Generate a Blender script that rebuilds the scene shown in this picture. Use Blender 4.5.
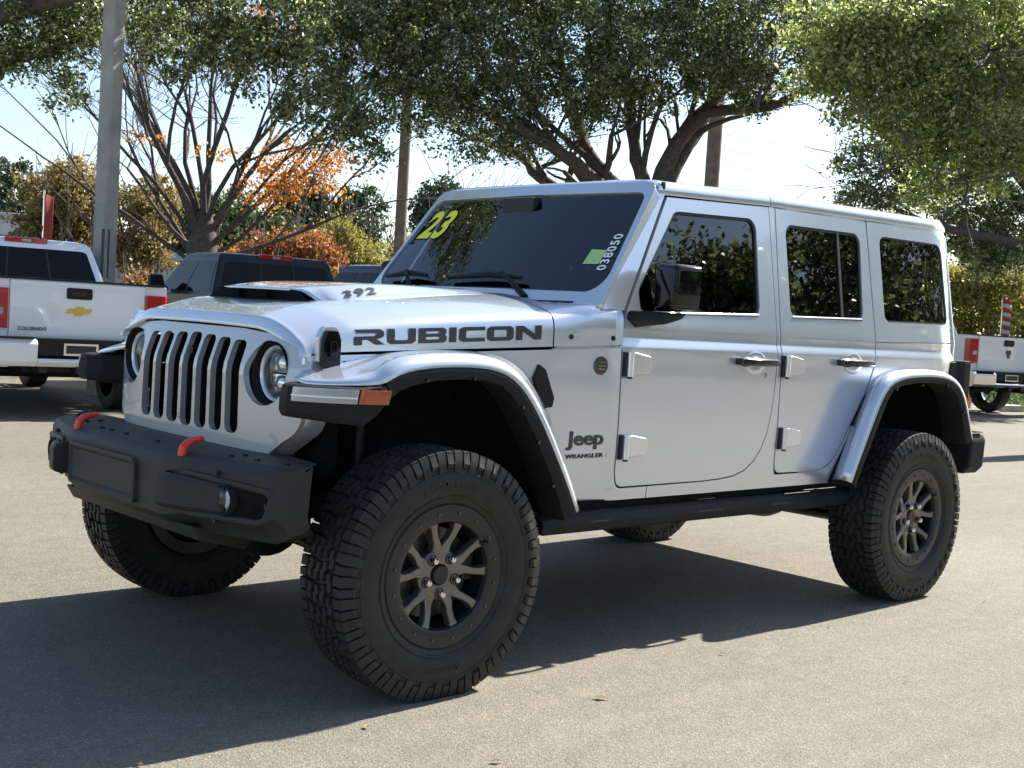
import bpy, bmesh, math, random
import numpy as np
from mathutils import Vector, Matrix
random.seed(7)
rng = np.random.default_rng(7)
R = math.radians
for o in list(bpy.data.objects):
    bpy.data.objects.remove(o, do_unlink=True)
sc = bpy.context.scene
COL = sc.collection

# ------------------------------------------------------------------ camera, sky, sun, exposure
cam_d = bpy.data.cameras.new('camera')
cam = bpy.data.objects.new('camera', cam_d); COL.objects.link(cam)
CP = Vector((-2.65125, -4.11019, 1.28933))
cR = Vector((0.73776789, -0.67242652, 0.05950726))
cU = Vector((-0.00703468, 0.08048873, 0.99673069))
cF = Vector((0.67501782, 0.73577451, -0.05465169))
m3 = Matrix((cR, cU, -cF)).transposed()
cam.matrix_world = Matrix.Translation(CP) @ m3.to_4x4()
cam_d.sensor_width = 36.0
cam_d.lens = 36.0 * 1251.5 / 1024.0
cam_d.clip_start = 0.05
cam_d.clip_end = 3000
sc.camera = cam

SUN_EL, SUN_AZ = R(40.5), R(1.9)      # azimuth measured from +x towards +y
w = bpy.data.worlds.new('World'); sc.world = w; w.use_nodes = True
nt = w.node_tree
bg = nt.nodes['Background']
sky = nt.nodes.new('ShaderNodeTexSky'); sky.sky_type = 'NISHITA'
sky.sun_disc = False
sky.sun_elevation = SUN_EL
sky.sun_rotation = R(90) - SUN_AZ
sky.air_density = 1.0; sky.dust_density = 0.8; sky.ozone_density = 1.6
nt.links.new(sky.outputs[0], bg.inputs[0])
bg.inputs[1].default_value = 0.085
sd = bpy.data.lights.new('sun', 'SUN'); sun = bpy.data.objects.new('sun', sd); COL.objects.link(sun)
sd.energy = 5.0; sd.angle = R(0.53); sd.color = (1.0, 0.95, 0.87)
sv = Vector((math.cos(SUN_EL)*math.cos(SUN_AZ), math.cos(SUN_EL)*math.sin(SUN_AZ), math.sin(SUN_EL)))
sun.rotation_euler = sv.to_track_quat('Z', 'Y').to_euler()
sun.location = (30, 0, 30)
sc.view_settings.view_transform = 'Standard'
sc.view_settings.look = 'None'
sc.view_settings.gamma = 1.0
sc.view_settings.use_curve_mapping = False
sc.view_settings.exposure = 1.36

# ------------------------------------------------------------------ materials
def new_mat(name):
    m = bpy.data.materials.new(name); m.use_nodes = True
    return m, m.node_tree, m.node_tree.nodes['Principled BSDF']
def setp(b, **k):
    for n, v in k.items():
        b.inputs[n.replace('_', ' ')].default_value = v
def simple(name, col, rough=0.5, metal=0.0, spec=0.5, coat=0.0, coatr=0.03, noise=0.0, nscale=40, bump=0.0, bscale=200):
    m, t, b = new_mat(name)
    b.inputs['Base Color'].default_value = (*col, 1)
    b.inputs['Roughness'].default_value = rough
    b.inputs['Metallic'].default_value = metal
    b.inputs['Specular IOR Level'].default_value = spec
    b.inputs['Coat Weight'].default_value = coat
    b.inputs['Coat Roughness'].default_value = coatr
    if noise or bump:
        tc = t.nodes.new('ShaderNodeTexCoord')
    if noise:
        n = t.nodes.new('ShaderNodeTexNoise'); n.inputs['Scale'].default_value = nscale; n.inputs['Detail'].default_value = 6
        t.links.new(tc.outputs['Object'], n.inputs['Vector'])
        r = t.nodes.new('ShaderNodeValToRGB')
        r.color_ramp.elements[0].position = 0.3; r.color_ramp.elements[1].position = 0.7
        r.color_ramp.elements[0].color = (*[c*(1-noise) for c in col], 1)
        r.color_ramp.elements[1].color = (*[min(1, c*(1+noise)) for c in col], 1)
        t.links.new(n.outputs[0], r.inputs[0]); t.links.new(r.outputs[0], b.inputs['Base Color'])
        rr = t.nodes.new('ShaderNodeMapRange'); rr.inputs[3].default_value = max(0.02, rough-0.12*min(1, noise*2)); rr.inputs[4].default_value = min(1, rough+0.12*min(1, noise*2))
        t.links.new(n.outputs[0], rr.inputs[0]); t.links.new(rr.outputs[0], b.inputs['Roughness'])
    if bump:
        n2 = t.nodes.new('ShaderNodeTexNoise'); n2.inputs['Scale'].default_value = bscale; n2.inputs['Detail'].default_value = 3
        t.links.new(tc.outputs['Object'], n2.inputs['Vector'])
        bp = t.nodes.new('ShaderNodeBump'); bp.inputs['Strength'].default_value = bump; bp.inputs['Distance'].default_value = 0.004
        t.links.new(n2.outputs[0], bp.inputs['Height']); t.links.new(bp.outputs[0], b.inputs['Normal'])
    return m

def paint(name, col, metal=0.75, rough=0.32):
    m, t, b = new_mat(name)
    setp(b, Metallic=metal, Roughness=rough, Coat_Weight=1.0, Coat_Roughness=0.025)
    b.inputs['Coat IOR'].default_value = 1.65
    tc = t.nodes.new('ShaderNodeTexCoord')
    n = t.nodes.new('ShaderNodeTexNoise'); n.inputs['Scale'].default_value = 900; n.inputs['Detail'].default_value = 1
    t.links.new(tc.outputs['Object'], n.inputs['Vector'])
    mx = t.nodes.new('ShaderNodeMix'); mx.data_type = 'RGBA'
    mx.inputs['A'].default_value = (*[c*0.86 for c in col], 1); mx.inputs['B'].default_value = (*[min(1, c*1.12) for c in col], 1)
    t.links.new(n.outputs[0], mx.inputs['Factor']); t.links.new(mx.outputs['Result'], b.inputs['Base Color'])
    n2 = t.nodes.new('ShaderNodeTexNoise'); n2.inputs['Scale'].default_value = 2.2; n2.inputs['Detail'].default_value = 3
    t.links.new(tc.outputs['Object'], n2.inputs['Vector'])
    bp = t.nodes.new('ShaderNodeBump'); bp.inputs['Strength'].default_value = 0.05; bp.inputs['Distance'].default_value = 0.02
    t.links.new(n2.outputs[0], bp.inputs['Height']); t.links.new(bp.outputs[0], b.inputs['Coat Normal'])
    return m

def glass(name, tint, ior=1.5):
    m = bpy.data.materials.new(name); m.use_nodes = True; t = m.node_tree
    t.nodes.remove(t.nodes['Principled BSDF']); out = t.nodes['Material Output']
    tr = t.nodes.new('ShaderNodeBsdfTransparent'); tr.inputs[0].default_value = (*tint, 1)
    gl = t.nodes.new('ShaderNodeBsdfGlossy'); gl.inputs['Roughness'].default_value = 0.0
    gl.inputs['Color'].default_value = (1, 1, 1, 1)
    fr = t.nodes.new('ShaderNodeFresnel'); fr.inputs[0].default_value = ior
    mx = t.nodes.new('ShaderNodeMixShader')
    t.links.new(fr.outputs[0], mx.inputs[0]); t.links.new(tr.outputs[0], mx.inputs[1]); t.links.new(gl.outputs[0], mx.inputs[2])
    t.links.new(mx.outputs[0], out.inputs[0])
    return m

M = {}
M['silver'] = paint('silver_paint', (0.69, 0.735, 0.79), 0.6, 0.25)
M['silver_grille'] = paint('silver_grille_paint', (0.50, 0.505, 0.515), 0.35, 0.38)
M['white_paint'] = paint('white_paint', (0.78, 0.79, 0.80), 0.0, 0.4)
M['black_paint'] = simple('black_truck_paint', (0.010, 0.012, 0.016), 0.25, spec=0.35)
M['navy_paint'] = simple('navy_truck_paint', (0.015, 0.03, 0.07), 0.2, spec=0.4)
M['plastic'] = simple('black_textured_plastic', (0.019, 0.019, 0.020), 0.6, spec=0.16, noise=0.12, nscale=14, bump=0.25, bscale=700)
M['bumper'] = simple('powder_coated_steel', (0.034, 0.0325, 0.030), 0.52, spec=0.3, noise=0.15, nscale=9, bump=0.35, bscale=520)
M['liner'] = simple('wheel_liner_felt', (0.010, 0.010, 0.010), 0.95, spec=0.08, noise=0.3, nscale=25)
M['rubber'] = simple('tyre_rubber', (0.024, 0.0225, 0.021), 0.6, spec=0.35, noise=0.3, nscale=18, bump=0.15, bscale=350)
M['groove'] = simple('tyre_groove', (0.012, 0.012, 0.011), 0.9)
M['seal'] = simple('rubber_seal', (0.008, 0.008, 0.009), 0.45)
M['rim'] = simple('satin_bronze_grey', (0.20, 0.185, 0.168), 0.36, metal=0.8, noise=0.1, nscale=15)
M['ring'] = simple('satin_black_metal', (0.022, 0.022, 0.023), 0.34, spec=0.4, noise=0.15, nscale=20)
M['chrome'] = simple('chrome', (0.75, 0.75, 0.76), 0.08, metal=1.0)
M['dark_chrome'] = simple('smoked_chrome', (0.10, 0.10, 0.105), 0.12, metal=0.9)
M['hinge'] = simple('polished_hinge', (0.82, 0.83, 0.85), 0.22, metal=0.6, coat=1.0)
M['gloss_black'] = simple('gloss_black', (0.006, 0.006, 0.007), 0.07, spec=0.4)
M['black_metal'] = simple('black_metal', (0.02, 0.02, 0.02), 0.5, metal=0.4)
M['hook'] = simple('red_tow_hook', (0.78, 0.05, 0.025), 0.42, noise=0.08, nscale=60)
M['decal'] = simple('dark_grey_decal', (0.035, 0.037, 0.042), 0.35)
M['emblem'] = simple('grey_emblem', (0.09, 0.085, 0.08), 0.35, metal=0.6)
M['interior'] = simple('black_cabin_trim', (0.02, 0.02, 0.021), 0.7, noise=0.2, nscale=8)
M['seat'] = simple('black_leather', (0.022, 0.021, 0.021), 0.45)
M['ws_glass'] = glass('windshield_glass', (0.36, 0.42, 0.44), 1.75)
M['side_glass'] = glass('privacy_glass', (0.045, 0.045, 0.05), 1.72)
M['dark_glass'] = simple('tinted_truck_glass', (0.006, 0.007, 0.008), 0.03, spec=0.2)
M['clear_lens'] = simple('clear_lens', (0.36, 0.39, 0.42), 0.2, metal=0.35, coat=1.0)
M['amber'] = simple('amber_lens', (0.42, 0.075, 0.02), 0.2, coat=1.0)
M['red_lens'] = simple('red_lens', (0.45, 0.01, 0.015), 0.15, coat=1.0)
M['yellow'] = simple('yellow_decal', (0.86, 0.84, 0.03), 0.5)
M['white_mark'] = simple('white_marker', (0.8, 0.82, 0.82), 0.6)
M['sticker'] = simple('lime_sticker', (0.42, 0.62, 0.22), 0.6)
M['teal'] = simple('teal_strip', (0.2, 0.55, 0.5), 0.6)
M['gold'] = simple('gold_emblem', (0.75, 0.50, 0.10), 0.3, metal=0.7)
M['reflector'] = simple('lamp_reflector', (0.80, 0.81, 0.83), 0.10, metal=0.95)
M['lamp_white'] = simple('pale_lamp_finish', (0.82, 0.85, 0.88), 0.2, metal=0.25, coat=1.0)  # bright diffuse base put in for the fog lamps' sky reflection
M['plate'] = simple('dark_plate', (0.02, 0.02, 0.025), 0.4)

# lamp lens: glossy transparent cover
def lens_mat():
    return glass('lamp_cover_glass', (0.92, 0.94, 0.95), 1.45)
M['lens'] = lens_mat()

# ------------------------------------------------------------------ mesh helpers
class MB:
    def __init__(s): s.v = []; s.f = []
    def add(s, verts, faces):
        n = len(s.v); s.v += [tuple(p) for p in verts]; s.f += [tuple(i+n for i in f) for f in faces]; return s
    def box(s, c, d, rot=None, taper=None):
        x, y, z = [k/2 for k in d]
        P = [Vector((sx*x, sy*y, sz*z)) for sz in (-1, 1) for sy in (-1, 1) for sx in (-1, 1)]
        if taper:
            for i in range(4, 8): P[i].x *= taper[0]; P[i].y *= taper[1]
        if rot is not None:
            P = [rot @ p for p in P]
        c = Vector(c)
        return s.add([p+c for p in P], [(0, 2, 3, 1), (4, 5, 7, 6), (0, 1, 5, 4), (2, 6, 7, 3), (0, 4, 6, 2), (1, 3, 7, 5)])
    def tube(s, pts, rads, n=10, cap=True):
        pts = [Vector(p) for p in pts]
        if not hasattr(rads, '__len__'): rads = [rads]*len(pts)
        base = len(s.v); prev = None
        for i, p in enumerate(pts):
            t = (pts[min(i+1, len(pts)-1)]-pts[max(i-1, 0)]).normalized()
            if prev is None:
                a = t.orthogonal().normalized()
            else:
                a = (prev-t*prev.dot(t))
                a = a.normalized() if a.length > 1e-6 else t.orthogonal().normalized()
            prev = a; b = t.cross(a)
            for k in range(n):
                an = 2*math.pi*k/n
                s.v.append(tuple(p+(a*math.cos(an)+b*math.sin(an))*rads[i]))
        for i in range(len(pts)-1):
            for k in range(n):
                k2 = (k+1) % n
                s.f.append((base+i*n+k, base+i*n+k2, base+(i+1)*n+k2, base+(i+1)*n+k))
        if cap:
            s.f.append(tuple(base+k for k in range(n))[::-1]); s.f.append(tuple(base+(len(pts)-1)*n+k for k in range(n)))
        return s
    def loft(s, secs, closed=False, cap=False):
        n = len(secs[0]); base = len(s.v)
        for q in secs: s.v += [tuple(p) for p in q]
        for i in range(len(secs)-1):
            for k in range(n if closed else n-1):
                k2 = (k+1) % n
                s.f.append((base+i*n+k, base+i*n+k2, base+(i+1)*n+k2, base+(i+1)*n+k))
        if cap:
            s.f.append(tuple(base+k for k in range(n))[::-1]); s.f.append(tuple(base+(len(secs)-1)*n+k for k in range(n)))
        return s
    def prism(s, poly, a, b, axis='y'):
        """extrude a 2D polygon; axis y: poly=(x,z); axis x: poly=(y,z); axis z: poly=(x,y)"""
        def P(u, v, t): return {'y': (u, t, v), 'x': (t, u, v), 'z': (u, v, t)}[axis]
        n = len(poly)
        return s.add([P(u, v, a) for u, v in poly]+[P(u, v, b) for u, v in poly],
                     [tuple(range(n))[::-1], tuple(range(n, 2*n))]+[(i, (i+1) % n, n+(i+1) % n, n+i) for i in range(n)])
    def lathe_y(s, prof, c, n=48, sy=1, closed=False):
        """profile of (offset along y, radius) about axis y through c"""
        base = len(s.v); m = len(prof)
        for k in range(n):
            an = 2*math.pi*k/n
            for (o, r) in prof:
                s.v.append((c[0]+r*math.cos(an), c[1]+sy*o, c[2]+r*math.sin(an)))
        for k in range(n):
            k2 = (k+1) % n
            for j in range(m if closed else m-1):
                j2 = (j+1) % m
                s.f.append((base+k*m+j, base+k2*m+j, base+k2*m+j2, base+k*m+j2))
        return s
    def build(s, name, mat, parent=None, bevel=0, seg=2, smooth=35, recalc=True, subsurf=0, mirror=False):
        bm = bmesh.new()
        vs = [bm.verts.new(p) for p in s.v]
        for f in s.f:
            try: bm.faces.new([vs[i] for i in f])
            except ValueError: pass
        if mirror:
            bmesh.ops.scale(bm, vec=(1, -1, 1), verts=bm.verts)
        if recalc or mirror: bmesh.ops.recalc_face_normals(bm, faces=bm.faces)
        if bevel:
            ed = [e for e in bm.edges if len(e.link_faces) == 2 and e.calc_face_angle(0) > R(28)]
            bmesh.ops.bevel(bm, geom=ed, offset=bevel, segments=seg, affect='EDGES', profile=0.6, clamp_overlap=True)
        me = bpy.data.meshes.new(name); bm.to_mesh(me); bm.free()
        o = link(name, me, mat, parent, smooth, subsurf)
        return wnorm(o) if bevel and not subsurf else o

def wnorm(o):
    md = o.modifiers.new('wn', 'WEIGHTED_NORMAL'); md.weight = 90; md.keep_sharp = True
    return o
def link(name, me, mat, parent=None, smooth=35, subsurf=0):
    if mat is not None: me.materials.append(M[mat] if isinstance(mat, str) else mat)
    if smooth:
        me.polygons.foreach_set('use_smooth', [True]*len(me.polygons))
        if smooth < 180 and len(me.polygons): me.set_sharp_from_angle(angle=R(smooth))
    o = bpy.data.objects.new(name, me); COL.objects.link(o)
    if subsurf:
        md = o.modifiers.new('sub', 'SUBSURF'); md.levels = subsurf; md.render_levels = subsurf
    if parent is not None: o.parent = parent
    return o

def empty(name, label=None, cat=None, loc=(0, 0, 0), rz=0, group=None):
    o = bpy.data.objects.new(name, None); COL.objects.link(o)
    o.location = loc; o.rotation_euler = (0, 0, rz); o.empty_display_size = 0.2
    return tag(o, label, cat, group)
def tag(o, label=None, cat=None, group=None, kind=None):
    if label: o['label'] = label
    if cat: o['category'] = cat
    if group: o['group'] = group
    if kind: o['kind'] = kind
    return o

def roundpoly(pts, seg=5):
    """pts: (x,z) or (x,z,r) -> rounded polygon"""
    out = []; n = len(pts)
    for i, p in enumerate(pts):
        r = p[2] if len(p) > 2 else 0
        P = Vector(p[:2]); A = Vector(pts[i-1][:2]); B = Vector(pts[(i+1) % n][:2])
        if r <= 0: out.append(tuple(P)); continue
        u = (A-P).normalized(); v = (B-P).normalized()
        an = u.angle(v); d = min(r/math.tan(an/2), (A-P).length*0.48, (B-P).length*0.48); r2 = d*math.tan(an/2)
        c = P+(u+v).normalized()*(r2/math.sin(an/2))
        s0 = P+u*d-c; s1 = P+v*d-c
        a0 = math.atan2(s0.y, s0.x); a1 = math.atan2(s1.y, s1.x)
        da = (a1-a0+math.pi) % (2*math.pi)-math.pi
        for k in range(seg+1):
            a = a0+da*k/seg
            out.append((c.x+r2*math.cos(a), c.y+r2*math.sin(a)))
    return out

def inset(poly, d):
    """offset polygon inward by d (positive) using edge normals"""
    n = len(poly); area = sum(poly[i][0]*poly[(i+1) % n][1]-poly[(i+1) % n][0]*poly[i][1] for i in range(n))
    sgn = 1 if area > 0 else -1; out = []
    for i in range(n):
        P = Vector(poly[i]); a = (P-Vector(poly[i-1])); b = (Vector(poly[(i+1) % n])-P)
        if a.length < 1e-7 or b.length < 1e-7: out.append(tuple(P)); continue
        a.normalize(); b.normalize()
        na = Vector((-a.y, a.x))*sgn; nb = Vector((-b.y, b.x))*sgn
        m = (na+nb)
        m = m/max(m.length_squared, 0.3)*2 if m.length > 1e-5 else na
        out.append(tuple(P+m*d))
    return out

def flat_fill(outer, holes=(), zc=(), xc=()):
    """2D fill with holes, cut on grid lines; returns bmesh in the (x,z) plane at y=0"""
    bm = bmesh.new(); edges = []
    for loop in [outer]+list(holes):
        vs = [bm.verts.new((p[0], 0, p[1])) for p in loop]
        for i in range(len(vs)): edges.append(bm.edges.new((vs[i], vs[(i+1) % len(vs)])))
    bmesh.ops.triangle_fill(bm, use_beauty=True, use_dissolve=False, edges=edges, normal=(0, -1, 0))
    for z in zc:
        bmesh.ops.bisect_plane(bm, geom=bm.verts[:]+bm.edges[:]+bm.faces[:], plane_co=(0, 0, z), plane_no=(0, 0, 1), dist=1e-6)
    for x in xc:
        bmesh.ops.bisect_plane(bm, geom=bm.verts[:]+bm.edges[:]+bm.faces[:], plane_co=(x, 0, 0), plane_no=(1, 0, 0), dist=1e-6)
    kill = []
    for e in bm.edges:
        if len(e.link_faces) != 2: continue
        a, b = e.verts[0].co, e.verts[1].co
        if abs(a.z-b.z) < 1e-5 and any(abs(a.z-z) < 1e-5 for z in zc): continue
        if abs(a.x-b.x) < 1e-5 and any(abs(a.x-x) < 1e-5 for x in xc): continue
        kill.append(e)
    bmesh.ops.dissolve_edges(bm, edges=kill, use_verts=False, use_face_split=True)
    return bm

def panel_bm(outer, holes, yf, th=0.018, bev=0.004, s=-1, zstep=0.035, xstep=0.1, extra_z=()):
    x0 = min(p[0] for p in outer); x1 = max(p[0] for p in outer)
    z0 = min(p[1] for p in outer); z1 = max(p[1] for p in outer)
    zc = [z for z in sorted(set([round(k*zstep, 4) for k in range(0, 80)]+list(extra_z))) if z0+0.003 < z < z1-0.003]
    xc = [round(k*xstep, 4) for k in range(-20, 60) if x0+0.003 < k*xstep < x1-0.003]
    bm = flat_fill(outer, holes, zc, xc)
    front = bm.faces[:]
    if th:
        ret = bmesh.ops.extrude_face_region(bm, geom=front)
        nv = [g for g in ret['geom'] if isinstance(g, bmesh.types.BMVert)]
        newf = set(g for g in ret['geom'] if isinstance(g, bmesh.types.BMFace))
        nvs = set(nv)
        for v in bm.verts:
            v.co.y = s*(yf(v.co.x, v.co.z)-(0 if v in nvs else th))
        bmesh.ops.recalc_face_normals(bm, faces=bm.faces)
        if bev:
            rim = [e for e in bm.edges if e.verts[0] in nvs and e.verts[1] in nvs and len(e.link_faces) == 2
                   and sum(1 for f in e.link_faces if f in newf) == 1]
            bmesh.ops.bevel(bm, geom=rim, offset=bev, segments=2, affect='EDGES', profile=0.5, clamp_overlap=True)
    else:
        for v in bm.verts: v.co.y = s*yf(v.co.x, v.co.z)
        bmesh.ops.recalc_face_normals(bm, faces=bm.faces)
        if bm.faces and sum(f.normal.y for f in bm.faces)*s < 0:
            bmesh.ops.reverse_faces(bm, faces=bm.faces)
    return bm
def panel(name, mat, parent, outer, holes=(), yf=None, th=0.018, bev=0.004, s=-1, smooth=32, **k):
    bm = panel_bm(outer, holes, yf, th, bev, s, **k)
    me = bpy.data.meshes.new(name); bm.to_mesh(me); bm.free()
    o = link(name, me, mat, parent, smooth)
    return wnorm(o) if bev and th else o

def text_mesh(txt, size, off=0.0, ext=0.0, shear=0.0, space=1.0, align='LEFT', res=4, bev=0):
    cu = bpy.data.curves.new('t', 'FONT'); cu.body = txt; cu.size = size; cu.offset = off; cu.extrude = ext
    cu.shear = shear; cu.space_character = space; cu.align_x = align; cu.resolution_u = res; cu.bevel_depth = bev
    ob = bpy.data.objects.new('t', cu); COL.objects.link(ob)
    bpy.context.view_layer.update()
    dg = bpy.context.evaluated_depsgraph_get()
    me = bpy.data.meshes.new_from_object(ob.evaluated_get(dg), depsgraph=dg)
    bpy.data.objects.remove(ob, do_unlink=True); bpy.data.curves.remove(cu)
    return me
def map_mesh(me, fn):
    for v in me.vertices: v.co = Vector(fn(*v.co))
    me.update(); return me

# ------------------------------------------------------------------ ground
def asphalt():
    m, t, b = new_mat('sun_bleached_asphalt')
    tc = t.nodes.new('ShaderNodeTexCoord')
    def noise(s, d=4, r=0.6):
        n = t.nodes.new('ShaderNodeTexNoise'); n.inputs['Scale'].default_value = s; n.inputs['Detail'].default_value = d; n.inputs['Roughness'].default_value = r
        t.links.new(tc.outputs['Object'], n.inputs['Vector']); return n
    def ramp(src, stops):
        r = t.nodes.new('ShaderNodeValToRGB'); e = r.color_ramp.elements
        e[0].position, e[0].color = stops[0][0], (*stops[0][1], 1); e[1].position, e[1].color = stops[-1][0], (*stops[-1][1], 1)
        for p, c in stops[1:-1]:
            k = e.new(p); k.color = (*c, 1)
        t.links.new(src, r.inputs[0]); return r
    def mult(a, bb, f=1.0, mode='MULTIPLY'):
        x = t.nodes.new('ShaderNodeMix'); x.data_type = 'RGBA'; x.blend_type = mode; x.inputs['Factor'].default_value = f
        t.links.new(a, x.inputs['A']); t.links.new(bb, x.inputs['B']); return x.outputs['Result']
    big = ramp(noise(0.35, 5).outputs[0], [(0.3, (0.168, 0.152, 0.120)), (0.7, (0.216, 0.196, 0.156))])
    v = t.nodes.new('ShaderNodeTexVoronoi'); v.inputs['Scale'].default_value = 210; t.links.new(tc.outputs['Object'], v.inputs['Vector'])
    st = t.nodes.new('ShaderNodeSeparateColor'); t.links.new(v.outputs['Color'], st.inputs[0])
    stone = ramp(st.outputs[0], [(0.0, (0.60, 0.60, 0.61)), (0.5, (0.95, 0.95, 0.95)), (0.88, (1.10, 1.09, 1.06)), (1.0, (1.65, 1.60, 1.5))])
    fine = ramp(noise(420, 3, 0.7).outputs[0], [(0.3, (0.75, 0.75, 0.75)), (0.7, (1.22, 1.22, 1.22))])
    med = ramp(noise(9, 6, 0.75).outputs[0], [(0.3, (0.84, 0.85, 0.87)), (0.68, (1.1, 1.09, 1.07))])
    spots = ramp(noise(2.6, 8, 0.8).outputs[0], [(0.27, (0.62, 0.55, 0.48)), (0.36, (1, 1, 1))])
    c = mult(big.outputs[0], stone.outputs[0]); c = mult(c, fine.outputs[0]); c = mult(c, med.outputs[0]); c = mult(c, spots.outputs[0], 0.6)
    pit = ramp(noise(34, 5, 0.85).outputs[0], [(0.27, (0.42, 0.40, 0.38)), (0.345, (1, 1, 1))]); c = mult(c, pit.outputs[0], 0.8)
    # long faint bands from rolling and from tyres, and a few oily patches
    mp = t.nodes.new('ShaderNodeMapping'); mp.inputs['Scale'].default_value = (0.35, 5.0, 1.0); mp.inputs['Rotation'].default_value = (0, 0, 0.25)
    t.links.new(tc.outputs['Object'], mp.inputs['Vector'])
    nb = t.nodes.new('ShaderNodeTexNoise'); nb.inputs['Scale'].default_value = 1.2; nb.inputs['Detail'].default_value = 5; t.links.new(mp.outputs[0], nb.inputs['Vector'])
    c = mult(c, ramp(nb.outputs[0], [(0.30, (0.94, 0.945, 0.95)), (0.62, (1.03, 1.03, 1.02))]).outputs[0])
    no = noise(0.9, 4, 0.55); c = mult(c, ramp(no.outputs[0], [(0.25, (0.62, 0.60, 0.58)), (0.34, (1, 1, 1))]).outputs[0])
    nc = t.nodes.new('ShaderNodeTexVoronoi'); nc.feature = 'DISTANCE_TO_EDGE'; nc.inputs['Scale'].default_value = 0.22
    dn = noise(1.4, 6, 0.6); md_ = t.nodes.new('ShaderNodeMix'); md_.data_type = 'VECTOR'; md_.inputs['Factor'].default_value = 0.12
    t.links.new(tc.outputs['Object'], md_.inputs['A']); t.links.new(dn.outputs['Color'], md_.inputs['B']); t.links.new(md_.outputs['Result'], nc.inputs['Vector'])
    c = mult(c, ramp(nc.outputs[0], [(0.0006, (0.55, 0.54, 0.52)), (0.0022, (1, 1, 1))]).outputs[0], 0.12)
    t.links.new(c, b.inputs['Base Color'])
    b.inputs['Roughness'].default_value = 0.88; b.inputs['Specular IOR Level'].default_value = 0.3
    bp = t.nodes.new('ShaderNodeBump'); bp.inputs['Strength'].default_value = 0.55; bp.inputs['Distance'].default_value = 0.004
    t.links.new(v.outputs['Distance'], bp.inputs['Height']); t.links.new(bp.outputs[0], b.inputs['Normal'])
    return m
M['asphalt'] = asphalt()
M['grass'] = simple('dry_lawn', (0.09, 0.12, 0.035), 0.9, noise=0.5, nscale=6, bump=0.8, bscale=60)
M['leaf_ground'] = simple('leaf_litter', (0.10, 0.085, 0.045), 0.95, noise=0.5, nscale=3, bump=0.8, bscale=30)
M['kerb'] = simple('concrete_kerb', (0.36, 0.34, 0.30), 0.85, noise=0.2, nscale=5, bump=0.3, bscale=80)

def sheet(name, poly, z, mat):
    mb = MB(); mb.add([(x, y, z) for x, y in poly], [tuple(range(len(poly)))])
    o = mb.build(name, mat, None, smooth=0); 
    for p in o.data.polygons:
        if p.normal.z < 0: p.flip()
    o['kind'] = 'structure'; return o
sheet('ground', [(-600, -600), (900, -600), (900, 900), (-600, 900)], -0.006, 'leaf_ground')
sheet('parking_lot', [(-60, -26), (60, -26), (60, 18), (-60, 18)], 0.0, 'asphalt')
# painted bay lines beside the parked trucks
M['line'] = simple('worn_white_paint', (0.62, 0.61, 0.57), 0.8, noise=0.25, nscale=12)
hd = R(76); dv = Vector((math.cos(hd), math.sin(hd))); nv2 = Vector((math.sin(hd), -math.cos(hd)))

# ------------------------------------------------------------------ the silver off-road car (x rearwards, y to its right, z up)
WB = 3.008
car = empty('off_road_car', 'lifted silver four-door off-road vehicle parked in the foreground with big all-terrain tyres', 'off-road car', (1.5, 0, 0))
CAR = car
def sub(o): return o
_car_parts = []
def cpar():  # car parts are modelled in world axes; the parent sits at (1.5,0,0)
    return CAR

def lower_y(x):
    if x >= 0.95: w_ = 0.80
    else: w_ = 0.655+(x+0.42)*0.0985+0.0*(x)
    if x > 3.45:
        w_ -= 0.9*(x-3.45)**2*1.6
    return w_
def ysurf(x, z):
    w_ = lower_y(x)
    if x >= 0.95:
        base = 0.0
        if z < 0.95: base -= 0.020*((0.95-z)/0.37)**2
        if z > 1.185:
            t_ = min(1, (z-1.185)/0.055); base -= 0.013*(t_*t_*(3-2*t_))
        if z > 1.24: base -= 0.0
        if z > 1.27: base -= 0.158*(z-1.27)
        return w_+base
    base = 0.0
    if z < 0.95: base -= 0.020*((0.95-z)/0.37)**2
    if z > 1.20: base -= 1.1*(z-1.20)**2
    return w_+base
EXZ = (1.185, 1.197, 1.208, 1.219, 1.23, 1.24, 1.27)

DFC = [(1.52, 0.638), (1.64, 0.643), (1.73, 0.652), (1.80, 0.672), (1.86, 0.712), (1.905, 0.765), (1.935, 0.83), (1.955, 0.91), (1.968, 1.01), (1.975, 1.12)]
DRC = [(2.28, 0.648), (2.36, 0.651), (2.42, 0.662), (2.47, 0.688), (2.51, 0.728), (2.55, 0.785), (2.60, 0.86)]
DOORF = roundpoly([(0.958, 1.20), (0.968, 0.70, 0.0), (0.985, 0.637, 0.07), *DFC, (1.978, 1.25, 0.3), (1.972, 1.842), (1.275, 1.812), (0.975, 1.30, 0.1)])
DOORR = roundpoly([(2.008, 1.25), (2.018, 0.72), (2.03, 0.65, 0.07), *DRC, (2.70, 1.00, 0.3), (2.775, 1.16, 0.15), (2.788, 1.25), (2.765, 1.852), (2.022, 1.843)])
WINF = roundpoly([(1.075, 1.325, 0.035), (1.862, 1.350, 0.05), (1.872, 1.778, 0.055), (1.318, 1.757, 0.05), (1.066, 1.42, 0.05)])
WINR = roundpoly([(2.092, 1.350, 0.05), (2.69, 1.366, 0.05), (2.708, 1.784, 0.055), (2.090, 1.775, 0.05)])
QUART = roundpoly([(2.796, 1.268), (3.655, 1.285), (3.56, 1.872, 0.03), (2.776, 1.853)])
WINQ = roundpoly([(2.886, 1.366, 0.04), (3.512, 1.375, 0.045), (3.488, 1.795, 0.06), (2.880, 1.790, 0.045)])

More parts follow.
